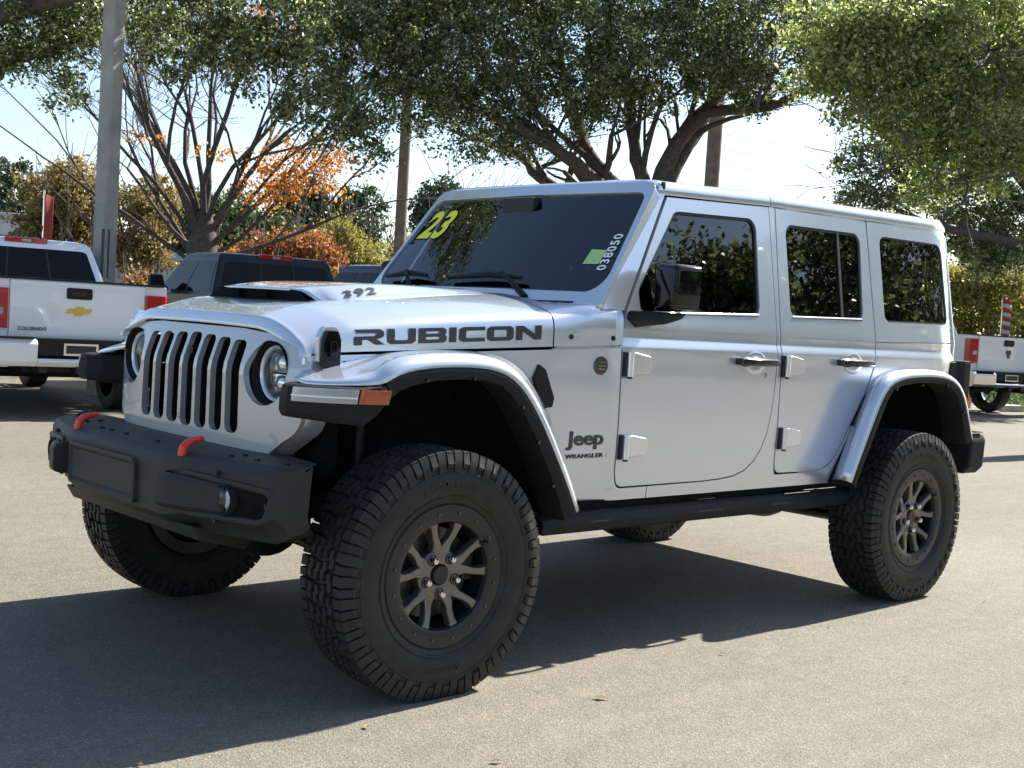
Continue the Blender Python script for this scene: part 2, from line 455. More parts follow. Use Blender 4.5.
def on_side(x, z, d=0.0, s=-1): return (x, s*(ysurf(x, z)+d), z)
def side_panels(s):
    P = CAR
    front = (s == -1)
    core_out = [(0.76, 0.60), (0.70, 0.82), (0.63, 0.98), (2.45, 0.60), (2.60, 0.85), (2.80, 1.13), (3.50, 1.14), (3.60, 0.98), (3.63, 1.27), (3.53, 1.85), (1.30, 1.80), (0.98, 1.29), (0.62, 1.17)]
    holes = [inset(h_, -0.004) for h_ in (WINF, WINR, WINQ)]
    panel('inner_body_side', 'silver', P, core_out, holes, lambda x, z: ysurf(x, z)-0.014, th=0.022, bev=0, s=s)
    # front quarter
    fq = roundpoly([(0.953, 1.188), (0.963, 0.70), (0.98, 0.632, 0.07), (1.17, 0.633), (1.17, 0.585), (0.735, 0.585), (0.70, 0.72), (0.65, 0.86), (0.57, 0.99), (0.48, 1.08), (0.36, 1.115), (0.20, 1.125), (0.0, 1.11), (-0.20, 1.08), (-0.36, 1.06), (-0.40, 1.118)])
    panel('front_quarter', 'silver', P, fq, (), ysurf, s=s, extra_z=EXZ)
    panel('sill', 'silver', P, [(1.174, 0.633)]+[(a+0.003, b_-0.003) for a, b_ in DFC]+[(1.981, 1.25), (1.975, 1.842), (2.017, 1.842), (2.003, 1.25), (2.012, 0.72), (2.020, 0.665), (2.034, 0.644)]+[(a+0.002, b_-0.004) for a, b_ in DRC]+[(2.64, 0.86), (2.58, 0.70), (2.53, 0.585), (1.174, 0.585)], (), ysurf, s=s, extra_z=EXZ)
    rq = [(2.62, 0.82), (2.712, 1.00), (2.782, 1.155), (2.795, 1.25), (2.797, 1.262), (3.66, 1.279), (3.70, 1.12), (3.70, 0.80), (3.60, 0.80), (3.50, 1.05), (3.40, 1.12), (2.85, 1.11), (2.74, 1.0)]
    panel('rear_quarter', 'silver', P, rq, (), ysurf, s=s, extra_z=EXZ)
    for nm, out, win, hx, hh in (('front_door', DOORF, WINF, 0, 0), ('rear_door', DOORR, WINR, 0, 0)):
        d = panel(nm, 'silver', P, inset(out, 0.002), [win], ysurf, s=s, extra_z=EXZ, bev=0.006)
        ring_in = inset(win, 0.012)
        panel('window_seal', 'seal', d, inset(win, -0.002), [ring_in], lambda x, z: ysurf(x, z)-0.007, th=0.012, bev=0.002, s=s)
        if nm == 'front_door': xa, xb, za, zb_ = 1.10, 1.855, 1.326, 1.3485
        else: xa, xb, za, zb_ = 2.105, 2.68, 1.3515, 1.3645
        MB().loft([[on_side(x, za+(zb_-za)*(x-xa)/(xb-xa)+dz, dd, s) for dz, dd in ((-0.002, 0.001), (0.005, 0.0025), (0.011, -0.001), (0.012, -0.008))] for x in np.linspace(xa, xb, 8)]).build('sill_glint_strip', 'chrome', d, smooth=60)  # chrome strip added to catch a sun glint along the window sill
        g = panel('window_glass', 'side_glass', d, inset(win, 0.006), [], lambda x, z: ysurf(x, z)-0.013, th=0, s=s)
    qd = panel('hardtop_side', 'silver', P, QUART, [WINQ], ysurf, s=s, extra_z=EXZ, bev=0.005)
    panel('window_seal', 'seal', qd, inset(WINQ, -0.002), [inset(WINQ, 0.008)], lambda x, z: ysurf(x, z)-0.006, th=0.010, bev=0.002, s=s)
    panel('window_glass', 'side_glass', qd, inset(WINQ, 0.004), [], lambda x, z: ysurf(x, z)-0.009, th=0, s=s)
    return
for s in (-1, 1): side_panels(s)

def on_side(x, z, d=0.0, s=-1): return (x, s*(ysurf(x, z)+d), z)
def parts_named(n): return [o for o in CAR.children if o.name.split('.')[0] == n]
FD = parts_named('front_door'); RD = parts_named('rear_door')

# divider bars in the rear doors, hinges, handles
for s, fd, rd in ((-1, FD[0], RD[0]), (1, FD[1], RD[1])):
    mb = MB(); mb.loft([[on_side(2.512+dx, z, -0.005+dd, s) for dx, dd in ((0, -0.006), (0, 0), (0.018, 0), (0.018, -0.006))] for z in np.linspace(1.355, 1.782, 8)])
    mb.build('window_divider', 'emblem', rd)
    for (hx, hz, par) in ((0.958, 1.127, fd), (0.966, 0.801, fd), (2.002, 1.137, rd), (2.018, 0.812, rd)):
        yb = s*ysurf(hx+0.05, hz)
        mb = MB()
        # door leaf: rounded block
        poly = roundpoly([(hx+0.045, hz-0.042, 0.008), (hx+0.150, hz-0.036, 0.020), (hx+0.158, hz+0.030, 0.020), (hx+0.060, hz+0.046, 0.012), (hx+0.045, hz+0.044, 0.008)])
        mb.prism(poly, yb-s*0.004, yb+s*0.024)
        h = mb.build('door_hinge', 'hinge', par, bevel=0.005, seg=3)
        mb = MB(); mb.tube([(hx+0.034, yb+s*0.016, hz-0.050), (hx+0.034, yb+s*0.016, hz+0.046)], 0.013, 14)
        mb.build('hinge_barrel', 'hinge', h, bevel=0.002)
        mb = MB(); mb.box((hx+0.014, yb+s*0.006, hz-0.002), (0.018, 0.012, 0.096)); mb.tube([(hx+0.034, yb+s*0.016, hz-0.058), (hx+0.034, yb+s*0.016, hz-0.050)], 0.011, 12)
        mb.build('hinge_base', 'black_metal', h, bevel=0.002)
    for (hx, hz, par) in ((1.815, 1.150, fd), (2.585, 1.160, rd)):
        yb = s*ysurf(hx, hz)
        # recessed cup
        mb = MB()
        n = 20
        secs = []
        for (k, d) in ((1.0, 0.0015), (0.9, 0.004), (0.55, 0.0015), (0.02, 0.001)):
            secs.append([(hx+0.078*k*math.cos(a), yb+s*d, hz-0.004+0.050*k*math.sin(a)) for a in [2*math.pi*i/n for i in range(n)]])
        mb.loft(secs, closed=True)
        hc = mb.build('door_handle', 'silver', par, smooth=60)
        mb = MB()
        xs = np.linspace(-0.135, 0.135, 13)
        mb.loft([[(hx+x, yb+s*(0.030+0.012*math.cos(x/0.135*1.4))+s*dd*0.9, hz+dz*(1.25 if x < -0.07 else 1.0)*(1-0.25*(x/0.135)**6)) for dz, dd in ((-0.018, -0.004), (-0.011, 0.008), (0.011, 0.008), (0.018, -0.004), (0.012, -0.014), (-0.012, -0.014))] for x in xs], closed=True, cap=True)
        mb.build('handle_grip', 'dark_chrome', hc, bevel=0.002, smooth=50)
        mb = MB(); mb.box((hx-0.115, yb+s*0.014, hz), (0.05, 0.03, 0.030)); mb.build('handle_mount', 'gloss_black', hc, bevel=0.006)
        mb = MB(); mb.box((hx+0.118, yb+s*0.014, hz), (0.035, 0.03, 0.026)); mb.build('handle_mount', 'gloss_black', hc, bevel=0.006)
    mb = MB(); mb.lathe_y([(0.0, 0.011), (0.004, 0.010), (0.004, 0.0001)], (1.893, s*ysurf(1.89, 1.09), 1.092), 16, s)
    mb.build('door_lock', 'chrome', fd)

# body floor / dark inner structure
mb = MB()
mb.box((2.0, 0, 0.60), (2.9, 1.42, 0.05)); mb.build('floor_pan', 'interior', CAR)
mb = MB(); mb.box((0.72, 0, 0.95), (0.06, 1.40, 0.75)); mb.build('firewall', 'interior', CAR)

# roof
def roof():
    mb = MB(); xs = [1.225, 1.24, 1.27, 1.4, 1.7, 1.985]
    xs2 = [1.991, 2.2, 2.5, 2.8, 3.1, 3.4, 3.52, 3.575, 3.60]
    def sec(x, drop=0.0):
        zb = (1.818+(x-1.27)*0.0385 if x < 1.98 else 1.8455+(x-1.98)*0.0160)
        w_ = ysurf(max(x, 1.0), zb)-0.002
        crown = 0.0
        cr = 0.25+0.75*min(1, max(0, (x-1.22)/0.6))
        pr = [(1.0, 0.0), (1.004, 0.014), (1.0, 0.032), (0.985, 0.050), (0.955, 0.060), (0.90, 0.062+0.005*cr), (0.75, 0.062+0.013*cr), (0.4, 0.062+0.024*cr), (0, 0.062+0.028*cr)]
        L = [(x, -w_*a, zb+b-drop*b/0.086) for a, b in pr]
        return L+[(x, w_*a, zb+b-drop*b/0.086) for a, b in pr[-2::-1]]
    def full(xs_, name, fd_, rd_):
        mb = MB(); S = []
        for i, x in enumerate(xs_):
            dr = 0.0
            if i == 0: dr = fd_
            if i == len(xs_)-1: dr = rd_
            if i == len(xs_)-2 and rd_: dr = rd_*0.35
            S.append(sec(x, dr))
        mb.loft(S, cap=True); 
        return mb.build(name, 'silver', CAR, smooth=30)
    full(xs, 'front_roof_panel', 0.012, 0.0)
    full(xs2, 'hardtop_roof', 0.0, 0.05)
roof()
# rear of the body
mb = MB(); mb.prism([(-0.76, 0.62), (0.76, 0.62), (0.77, 1.28), (0.67, 1.85), (-0.67, 1.85), (-0.77, 1.28)], 3.56, 3.60, 'x'); mb.build('tailgate', 'silver', CAR, bevel=0.01)
mb = MB(); mb.prism([(-0.60, 1.34), (0.60, 1.34), (0.56, 1.80), (-0.56, 1.80)], 3.60, 3.61, 'x'); mb.build('rear_window', 'gloss_black', CAR, bevel=0.004)

# windshield frame and glass
WK = 0.745; WD = 0.868-WK*1.4
def ws(y, z, d=0.0):
    x = WD+WK*z
    n = Vector((-1, 0, WK)).normalized()
    bow = 0.05*((y/0.7)**2)
    return (x+bow-0.02+n.x*d, y, z+n.z*d)
def ws_panel(name, mat, par, outer, holes, d, th, bev=0.004, step=0.08):
    bm = flat_fill(outer, holes, [round(1.2+0.08*k, 3) for k in range(1, 9)], [round(-0.8+0.1*k, 3) for k in range(0, 17)])
    fr = bm.faces[:]
    if th:
        ret = bmesh.ops.extrude_face_region(bm, geom=fr)
        nvs = set(g for g in ret['geom'] if isinstance(g, bmesh.types.BMVert)); newf = set(g for g in ret['geom'] if isinstance(g, bmesh.types.BMFace))
    else: nvs = set(bm.verts)
    for v in bm.verts: v.co = Vector(ws(v.co.x, v.co.z, d if v in nvs else d-th))
    bmesh.ops.recalc_face_normals(bm, faces=bm.faces)
    if th and bev:
        rim = [e for e in bm.edges if e.verts[0] in nvs and e.verts[1] in nvs and len(e.link_faces) == 2 and sum(1 for f in e.link_faces if f in newf) == 1]
        bmesh.ops.bevel(bm, geom=rim, offset=bev, segments=3, affect='EDGES', profile=0.5, clamp_overlap=True)
    me = bpy.data.meshes.new(name); bm.to_mesh(me); bm.free()
    return wnorm(link(name, me, mat, par, 40))
fr_out = roundpoly([(-0.772, 1.335, 0.01), (0.772, 1.335, 0.01), (0.696, 1.858, 0.05), (-0.696, 1.858, 0.05)])
gl_out = roundpoly([(-0.742, 1.387, 0.075), (0.742, 1.387, 0.075), (0.672, 1.812, 0.05), (-0.672, 1.812, 0.05)], 7)
wf = ws_panel('windshield_frame', 'silver', CAR, fr_out, [gl_out], 0.02, 0.06, 0.014)
ws_panel('glass_border', 'gloss_black', wf, inset(gl_out, -0.003), [inset(gl_out, 0.020)], 0.008, 0.004, 0)
wg = ws_panel('windshield_glass', 'ws_glass', wf, inset(gl_out, 0.004), [], 0.011, 0, 0)
# sides of the windshield frame facing outwards
for s in (-1, 1):
    mb = MB(); S = []
    for t in np.linspace(0, 1, 9):
        z = 1.335+0.50*t
        xo = 0.962+(z-1.30)*0.585
        yo = ysurf(1.2, z) if z > 1.27 else ysurf(0.955, z)
        f0 = ws(0.770-0.145*(z-1.335), z, 0.012)
        S.append([(f0[0], s*(yo-0.016), z), (f0[0]+0.008, s*(yo-0.003), z), (xo-0.004, s*yo, z), (xo, s*(yo-0.02), z)])
    mb.loft(S); mb.build('windshield_pillar', 'silver', CAR, smooth=50)
# header top
mb = MB(); S = []
for y in np.linspace(-0.70, 0.70, 15):
    e = 1-abs(y/0.70)**10*0.6; b_ = 0.05*((y/0.7)**2)
    x0 = ws(y, 1.845, 0.018)[0]
    S.append([(x0-0.002, y, 1.846), (x0+0.006, y, 1.846+0.018*e), (x0+0.022, y, 1.846+0.030*e), (1.232, y, 1.846+0.040*e), (1.26, y, 1.846+0.038*e), (1.26, y, 1.80)])
mb.loft(S); mb.build('windshield_header', 'silver', CAR, smooth=60)
for s in (-1, 1): MB().box((1.255, s*0.695, 1.850), (0.02, 0.010, 0.040)).build('roof_seal', 'seal', CAR, bevel=0.003)

# markings on the windshield
def on_ws(me, y0, z0, ang, name, mat, d=0.014, par=None):
    ca, sa = math.cos(ang), math.sin(ang)
    def fn(u, v, w_):
        a = u*ca-v*sa; b = u*sa+v*ca
        return ws(y0-a, z0+b*0.767, d+w_)     # image right is towards -y
    map_mesh(me, fn); return link(name, me, mat, par or wg, 0)
t23 = text_mesh('23', 0.235, off=0.0125, shear=0.22, space=1.10, res=6)
map_mesh(t23, lambda u, v, w_: (u*0.84, v, w_)); on_ws(t23, 0.650, 1.625, 0.0, 'year_outline', 'gloss_black', 0.0135)
t23 = text_mesh('23', 0.235, off=0.0085, shear=0.22, space=1.10, res=6)
map_mesh(t23, lambda u, v, w_: (u*0.84, v, w_)); on_ws(t23, 0.650, 1.625, 0.0, 'year_sticker', 'yellow', 0.0155)
ty = text_mesh('038050', 0.058, off=0.0014, space=1.18)
on_ws(ty, -0.688, 1.480, R(93), 'stock_number', 'white_mark', 0.0145)
mb = MB(); mb.add([ws(-0.562, 1.505, 0.0135), ws(-0.640, 1.505, 0.0135), ws(-0.644, 1.564, 0.0135), ws(-0.566, 1.567, 0.0135)], [(0, 1, 2, 3)]); mb.build('window_sticker', 'sticker', wg)
# wipers
for (yb, yt, ya) in ((-0.30, 0.02, -0.45), (0.50, 0.72, 0.34)):
    mb = MB()
    zl = 1.418
    c0 = (yb+yt)/2+0.02
    mb.tube([ws(yb-0.02, zl+0.004, 0.040), ws(c0, zl+0.012, 0.043), ws(yt+0.12, zl-0.002, 0.036)] if yt < 0.1 else [ws(0.30, zl+0.004, 0.04), ws(0.45, zl+0.012, 0.043), ws(0.64, zl-0.002, 0.036)], [0.008, 0.014, 0.008], 8)
    a = ws(yb+0.10 if yt < 0.1 else 0.47, zl+0.016, 0.05); bpt = ws(yb-0.10 if yt < 0.1 else 0.34, 1.345, 0.035)
    mb.tube([a, ((a[0]+bpt[0])/2-0.01, (a[1]+bpt[1])/2, (a[2]+bpt[2])/2+0.012), bpt], [0.010, 0.011, 0.014], 8)
    mb.build('wiper', 'plastic', CAR, smooth=50)

# cowl and hood
def smooth01(t): t = max(0, min(1, t)); return t*t*(3-2*t)
def hood_side_y(x): return lower_y(x)+0.001
def seam_z(x):   # lower seam of the hood
    return 1.124+(x+0.41)*0.0535
def hood_crown(x):     # height on the centre line without the hump
    pts = [(-0.50, 1.205), (-0.44, 1.235), (-0.405, 1.243), (-0.36, 1.256), (-0.25, 1.284), (0.0, 1.315), (0.3, 1.343), (0.6, 1.366), (0.80, 1.376)]
    for (a, b), (c, d) in zip(pts, pts[1:]):
        if x <= c: return b+(d-b)*max(0, (x-a))/(c-a)
    return pts[-1][1]
def hump(x, y):
    # slight rise around the scoop
    e = 1-smooth01((abs(y)-0.36)/0.16)
    return smooth01((x+0.40)/0.20)*e*0.008
def scoop_z(x, y):
    H = 0.044*(1-0.72*smooth01((x-0.05)/0.55)); a = abs(y)
    fl_ = 0.262+0.045*smooth01((x+0.24)/0.3)
    e = 1-smooth01((a-fl_)/0.12)
    return hood_z(x, y)+H*e-0.002*(1-e)
def hood_z(x, y):
    W = hood_side_y(x)
    a = abs(y)/W
    z = hood_crown(x)-0.012*a*a
    z -= (0.060-0.045*smooth01((x-0.62)/0.25)+0.03*smooth01((-x-0.2)/0.25))*max(0, (a-0.55)/0.45)**2.2
    z += hump(x, y)
    return z
def build_hood(x0, x1, name, scoop=True, step=0.02):
    mb = MB(); S = []
    xs = list(np.arange(x0, x1, step))+[x1]
    secs = [hood_section(x) for x in xs]
    n = min(len(q) for q in secs)
    out = []
    for x, q in zip(xs, secs):
        if len(q) != n:   # resample the top part
            top = q[7:]; W = hood_side_y(x)
        out.append([(x, -y, z) for y, z in q[:n-1]]+[(x, 0, hood_z(x, 0))]+[(x, y, z) for y, z in q[:n-1]][::-1])
    mb.loft(out)
    return mb, out
def hood_section(x, dz=0.0):
    W = hood_side_y(x); zs = seam_z(x)+0.003
    zt = hood_z(x, W*0.93)
    L = [(W, zs), (W, zs+(zt-0.055-zs)*0.33), (W-0.0005, zs+(zt-0.055-zs)*0.66), (W-0.002, zt-0.055), (W-0.007, zt-0.036), (W-0.016, zt-0.020), (W-0.030, zt-0.008)]
    L += [(W*k, hood_z(x, W*k)) for k in (0.93, 0.89, 0.84, 0.79, 0.74, 0.70, 0.66, 0.63, 0.60, 0.57, 0.54, 0.51, 0.48, 0.45, 0.41, 0.36, 0.3, 0.2, 0.1, 0.0)]
    return L
mb, outs = build_hood(-0.405, 0.618, 'hood')
# front lip of the hood, rolled down to the grille seam
def front_ring(q, f, dx, keep):
    return [(p[0]-dx, p[1]*keep, p[2]) for p in q]
lip = []
base = outs[0]
def inward(i):
    p0 = base[max(0, i-1)]; p1 = base[min(len(base)-1, i+1)]
    t = Vector((p1[1]-p0[1], p1[2]-p0[2])).normalized()
    return Vector((t.y, -t.x))
for (dx, d) in ((0.0, 0.0), (0.005, 0.0008), (0.010, 0.004), (0.014, 0.010), (0.026, 0.034), (0.028, 0.040), (0.026, 0.044), (0.012, 0.046), (0.0, 0.046)):
    row = []
    for i, (x, y, z) in enumerate(base):
        n_ = inward(i); k = 0.35+0.65*smooth01((z-1.13)/0.09)
        row.append((x-dx+0.016*(abs(y)/0.65)**4, y+n_.x*d*k*0.8, z+n_.y*d*k))
    lip.append(row)
# sweep the front corner back a little so the hood plan is rounded
def bowx(x, y, fade=0.35):
    t = max(0, 1-(x+0.475)/fade)
    return x+0.016*(abs(y)/0.65)**4*min(1, t)
mb2 = MB(); rows = [[(bowx(p[0], p[1]), p[1], p[2]) for p in q] for q in outs]
rows2 = lip[::-1][:-1]
mb2.loft(rows2+rows)
hood = mb2.build('hood', 'silver', CAR, smooth=50)
# the underside of the hood / engine bay, dark
mb = MB(); mb.box((0.17, 0, 1.02), (0.90, 1.00, 0.24)); mb.build('engine_bay', 'liner', CAR)
# cowl between hood and doors
mbc, outc = build_hood(0.624, 0.955, 'cowl')
def cowl_fix(p):
    x, y, z = p
    if x > 0.70 and abs(y) < 0.68: z = min(z, 1.350)
    if x > 0.80 and abs(y) < 0.755: z = min(z, 1.372)
    return (x, y, z)
mb = MB(); mb.loft([[cowl_fix(p) for p in q] for q in outc]); mb.build('cowl', 'silver', CAR, smooth=50)

# raised scoop with an open mouth
mb = MB(); S = []
ysS = [0.43, 0.40, 0.375, 0.355, 0.335, 0.315, 0.295, 0.27, 0.22, 0.15, 0.08]
for x in np.arange(-0.235, 0.60, 0.03):
    k = max(0, 1-(x+0.235)/0.12)
    row = [(y, 1) for y in [-q for q in ysS]+[0]+ysS[::-1]]
    S.append([(x+0.10*k*(abs(y)/0.3)**2*0.6, y, scoop_z(x, y)+0.001) for y, _ in row])
mb.loft(S); sco = mb.build('hood_scoop', 'silver', hood, smooth=60)
md = sco.modifiers.new('thick', 'SOLIDIFY'); md.thickness = 0.007; md.offset = -1
mb = MB(); mb.loft([[(-0.20, y, hood_z(-0.2, y)-0.004), (-0.20, y, scoop_z(-0.2, y)-0.006)] for y in np.linspace(-0.40, 0.40, 33)]); 
mb.loft([[(-0.235+0.05*(abs(y)/0.3)**2, y, hood_z(-0.235, y)+0.0022), (-0.20, y, hood_z(-0.2, y)+0.0022)] for y in np.linspace(-0.36, 0.36, 25)])
mb.build('scoop_mouth', 'liner', hood, smooth=0)
for y in (-0.1, 0.1):
    mb = MB(); mb.box((-0.212, y, hood_z(-0.2, y)+0.02), (0.02, 0.006, 0.034)); mb.build('scoop_vane', 'liner', hood)
mb = MB(); mb.prism([(0.74, 1.30), (0.85, 1.30), (0.84, 1.360), (0.74, 1.3535)], -0.64, 0.64); mb.build('cowl_grille', 'plastic', CAR, bevel=0.006)

# hood latches
for s in (-1, 1):
    y0 = s*hood_side_y(-0.325)
    mb = MB()
    mb.prism(roundpoly([(-0.372, 1.100, 0.01), (-0.285, 1.100, 0.01), (-0.283, 1.190, 0.03), (-0.300, 1.220, 0.02), (-0.352, 1.220, 0.03), (-0.374, 1.180, 0.02)]), y0-s*0.005, y0+s*0.020)
    l = mb.build('hood_latch', 'silver', CAR, bevel=0.006)
    mb = MB()
    mb.prism(roundpoly([(-0.362, 1.085, 0.006), (-0.292, 1.085, 0.006), (-0.292, 1.175, 0.02), (-0.306, 1.205, 0.01), (-0.348, 1.205, 0.01), (-0.362, 1.170, 0.02)]), y0+s*0.015, y0+s*0.036)
    mb.prism(roundpoly([(-0.342, 1.118, 0.006), (-0.312, 1.118, 0.006), (-0.312, 1.170, 0.006), (-0.342, 1.170, 0.006)]), y0+s*0.030, y0+s*0.048)
    mb.build('latch_handle', 'gloss_black', l, bevel=0.004)
    mb = MB(); mb.lathe_y([(0, 0.011), (0.008, 0.010), (0.010, 0.0)], (-0.255, y0*1.005, 1.095), 12, s); mb.build('hood_stop', 'plastic', l)

# lettering on the hood side
def stencil_word(height, wfac):
    """wide block capitals drawn as polygons in unit height"""
    G = {}
    G['R'] = ([(0, 0), (.32, 0), (.32, .34), (.55, .34), (.88, 0), (1.28, 0), (.93, .36), (1.13, .44), (1.22, .56), (1.22, .84), (1.06, 1), (0, 1), (.10, .76), (.85, .76), (.90, .71), (.90, .61), (.85, .56), (0, .56)], 1.36)
    G['U'] = ([(0, .16), (.16, 0), (1.06, 0), (1.22, .16), (1.22, 1), (.90, 1), (.90, .30), (.85, .25), (.37, .25), (.32, .30), (.32, 1), (0, 1)], 1.34)
    G['B'] = ([(0, 0), (1.10, 0), (1.24, .13), (1.24, .42), (1.15, .52), (1.22, .60), (1.22, .87), (1.08, 1), (0, 1)], 1.36, [[(.32, .23), (.87, .23), (.92, .27), (.92, .36), (.88, .40), (.32, .40)], [(.32, .62), (.85, .62), (.90, .66), (.90, .73), (.86, .77), (.32, .77)]])
    G['I'] = ([(0, 0), (.32, 0), (.32, 1), (0, 1)], .44)
    G['C'] = ([(.16, 0), (1.20, 0), (1.20, .25), (.37, .25), (.32, .30), (.32, .70), (.37, .75), (1.20, .75), (1.20, 1), (.16, 1), (0, .84), (0, .16)], 1.30)
    G['O'] = ([(.16, 0), (1.10, 0), (1.26, .16), (1.26, .84), (1.10, 1), (.16, 1), (0, .84), (0, .16)], 1.38, [[(.37, .25), (.89, .25), (.94, .30), (.94, .70), (.89, .75), (.37, .75), (.32, .70), (.32, .30)]])
    G['N'] = ([(0, 0), (.32, 0), (.32, .60), (.92, 0), (1.26, 0), (1.26, 1), (.94, 1), (.94, .40), (.34, 1), (0, 1)], 1.30)
    x = 0; out = []
    for ch in 'RUBICON':
        p, wd = G[ch][:2]; hl = G[ch][2] if len(G[ch]) > 2 else []
        out.append([[((x+a)*wfac*height, b*height) for a, b in q] for q in [p]+hl]); x += wd
    return out, x*wfac*height
letters, tot = stencil_word(0.053, 1.0)
for s in (-1, 1):
    mb = bmesh.new()
    L = 0.790; x0 = -0.225
    allv = []
    for poly in letters:
        # slide along the hood side; mirrored on the far side so that it reads correctly
        loops = []
        for lp in poly:
            pts = []
            for a, b_ in lp:
                u = a/tot*L
                x = x0+u if s == -1 else x0+L-u
                pts.append((x, 1.158+(x+0.22)*0.062+b_))
            loops.append(pts)
        xc = [round(-0.2+0.05*k, 3) for k in range(0, 17)]
        b2 = flat_fill(loops[0], loops[1:], [round(1.1+0.012*k, 4) for k in range(0, 20)], xc)
        for v in b2.verts:
            x, z = v.co.x, v.co.z
            W = hood_side_y(x); zt = hood_z(x, W*0.93)
            yy = W if z < zt-0.055 else W-0.0035*((z-(zt-0.055))/0.02)**1.5
            v.co.y = s*(yy+0.0018)
        me = bpy.data.meshes.new('x'); b2.to_mesh(me); mb.from_mesh(me); bpy.data.meshes.remove(me); b2.free()
    me = bpy.data.meshes.new('hood_lettering'); mb.to_mesh(me); mb.free()
    link('hood_lettering', me, 'decal', CAR, 0)
    from mathutils.bvhtree import BVHTree
    bvh = BVHTree.FromPolygons([tuple(v.co) for v in sco.data.vertices], [tuple(p.vertices) for p in sco.data.polygons])
    t = text_mesh('392', 0.048, off=0.0015, shear=0.3, space=1.2)
    def f392(u, v, w_, s=s):
        x = -0.08+u*1.8 if s == -1 else 0.12-u*1.8
        y = 0.388-v*1.1
        h_ = bvh.ray_cast(Vector((x, s*y, 2.0)), Vector((0, 0, -1)))
        return (x, s*y, max(h_[0].z if h_[0] else 0, hood_z(x, y))+0.004)
    map_mesh(t, f392); link('displacement_badge', t, 'decal', CAR, 0)

# front quarter details
for s in (-1, 1):
    for (x, z) in ((0.705, 1.222), (0.915, 1.224)):
        mb = MB(); mb.lathe_y([(0, 0.011), (0.006, 0.009), (0.008, 0.0)], (x, s*ysurf(x, z), z), 14, s); mb.build('body_bolt', 'black_metal', CAR)
    y_ = s*ysurf(0.862, 1.116)
    mb = MB(); mb.lathe_y([(0, 0.036), (0.004, 0.035), (0.005, 0.028), (0.003, 0.026), (0.003, 0.0)], (0.862, y_, 1.116), 28, s)
    bd = mb.build('trail_badge', 'emblem', CAR)
    mb = MB()
    for k in (-1, 0, 1): mb.box((0.862, y_+s*0.005, 1.116+k*0.013), (0.036, 0.003, 0.005))
    mb.build('badge_text', 'chrome', bd)
    def fj(u, v, w_, s=s, x0=0.724, z0=0.800, L=0.2):
        x = x0+u if s == -1 else x0+L-u
        return (x, s*(ysurf(x, z0+v)+0.002+w_), z0+v+(x-0.724)*0.02)
    t = text_mesh('Jeep', 0.098, off=0.0024, ext=0.002, space=1.0); map_mesh(t, lambda u, v, w_: fj(u*1.05, v*0.78, w_, z0=0.808)); link('maker_badge', t, 'emblem', CAR, 0)
    t = text_mesh('WRANGLER R', 0.031, off=0.0008, ext=0.001, space=1.08)
    map_mesh(t, lambda u, v, w_: fj(u*1.06, v*0.72, w_, x0=0.716, z0=0.757, L=0.22)); link('model_badge', t, 'decal', CAR, 0)
    # black vent behind the wheel arch
    mb = MB(); yb = ysurf(0.60, 1.02)
    mb.prism([(0.555, 1.115), (0.590, 1.095), (0.642, 0.99), (0.634, 0.955), (0.59, 0.95), (0.53, 1.06)], s*(yb-0.01), s*(yb+0.006)); mb.build('fender_vent', 'plastic', CAR, bevel=0.003)

# ------------------------------------------------------------------ grille and head lamps
def grille_x(y, z):
    a = abs(y)
    x = -0.470
    if z > 1.055: x += (z-1.055)*0.33
    if z < 0.90: x -= 0.0
    x += 0.06*(a/0.66)**4 + (0.35*(a-0.60) if a > 0.60 else 0)
    return x
GO = roundpoly([(-0.52, 0.775, 0.05), (0.52, 0.775, 0.05), (0.635, 0.86, 0.09), (0.672, 1.0, 0.1), (0.662, 1.10, 0.1), (0.595, 1.172, 0.09), (0.30, 1.191), (-0.30, 1.191), (-0.595, 1.172, 0.09), (-0.662, 1.10, 0.1), (-0.672, 1.0, 0.1), (-0.635, 0.86, 0.09)])
slots = []
for k in range(7):
    yc = (k-3)*0.106
    tz = 1.163-0.004*abs(k-3); bz = 0.825+0.002*abs(k-3)
    sk_ = -0.003*(k-3)
    slots.append(roundpoly([(yc-0.042, bz, 0.029), (yc+0.042, bz, 0.029), (yc+0.041+sk_, tz, 0.024), (yc-0.041+sk_, tz, 0.024)], 4))
HLC = (0.487, 1.048); HLR = 0.108
circ = lambda cy, cz, r, n=36: [(cy+r*math.cos(2*math.pi*i/n), cz+r*math.sin(2*math.pi*i/n)) for i in range(n)]
def xz_panel(name, mat, par, outer, holes, th, bev, d=0.0, xf=grille_x):
    bm = flat_fill(outer, holes, [round(0.76+0.045*k, 3) for k in range(0, 12)]+[1.04, 1.07], [round(-0.66+0.06*k, 3) for k in range(0, 23)])
    fr = bm.faces[:]
    ret = bmesh.ops.extrude_face_region(bm, geom=fr)
    nvs = set(g for g in ret['geom'] if isinstance(g, bmesh.types.BMVert)); newf = set(g for g in ret['geom'] if isinstance(g, bmesh.types.BMFace))
    for v in bm.verts:
        y, z = v.co.x, v.co.z
        v.co = Vector((xf(y, z)-d+(0 if v in nvs else th), y, z))
    bmesh.ops.recalc_face_normals(bm, faces=bm.faces)
    rim = [e for e in bm.edges if e.verts[0] in nvs and e.verts[1] in nvs and len(e.link_faces) == 2 and sum(1 for f in e.link_faces if f in newf) == 1]
    bmesh.ops.bevel(bm, geom=rim, offset=bev, segments=3, affect='EDGES', profile=0.5, clamp_overlap=True)
    me = bpy.data.meshes.new(name); bm.to_mesh(me); bm.free()
    return wnorm(link(name, me, mat, par, 40))
gr = xz_panel('grille', 'silver_grille', CAR, GO, slots+[circ(HLC[0], HLC[1], HLR), circ(-HLC[0], HLC[1], HLR)], 0.022, 0.008)
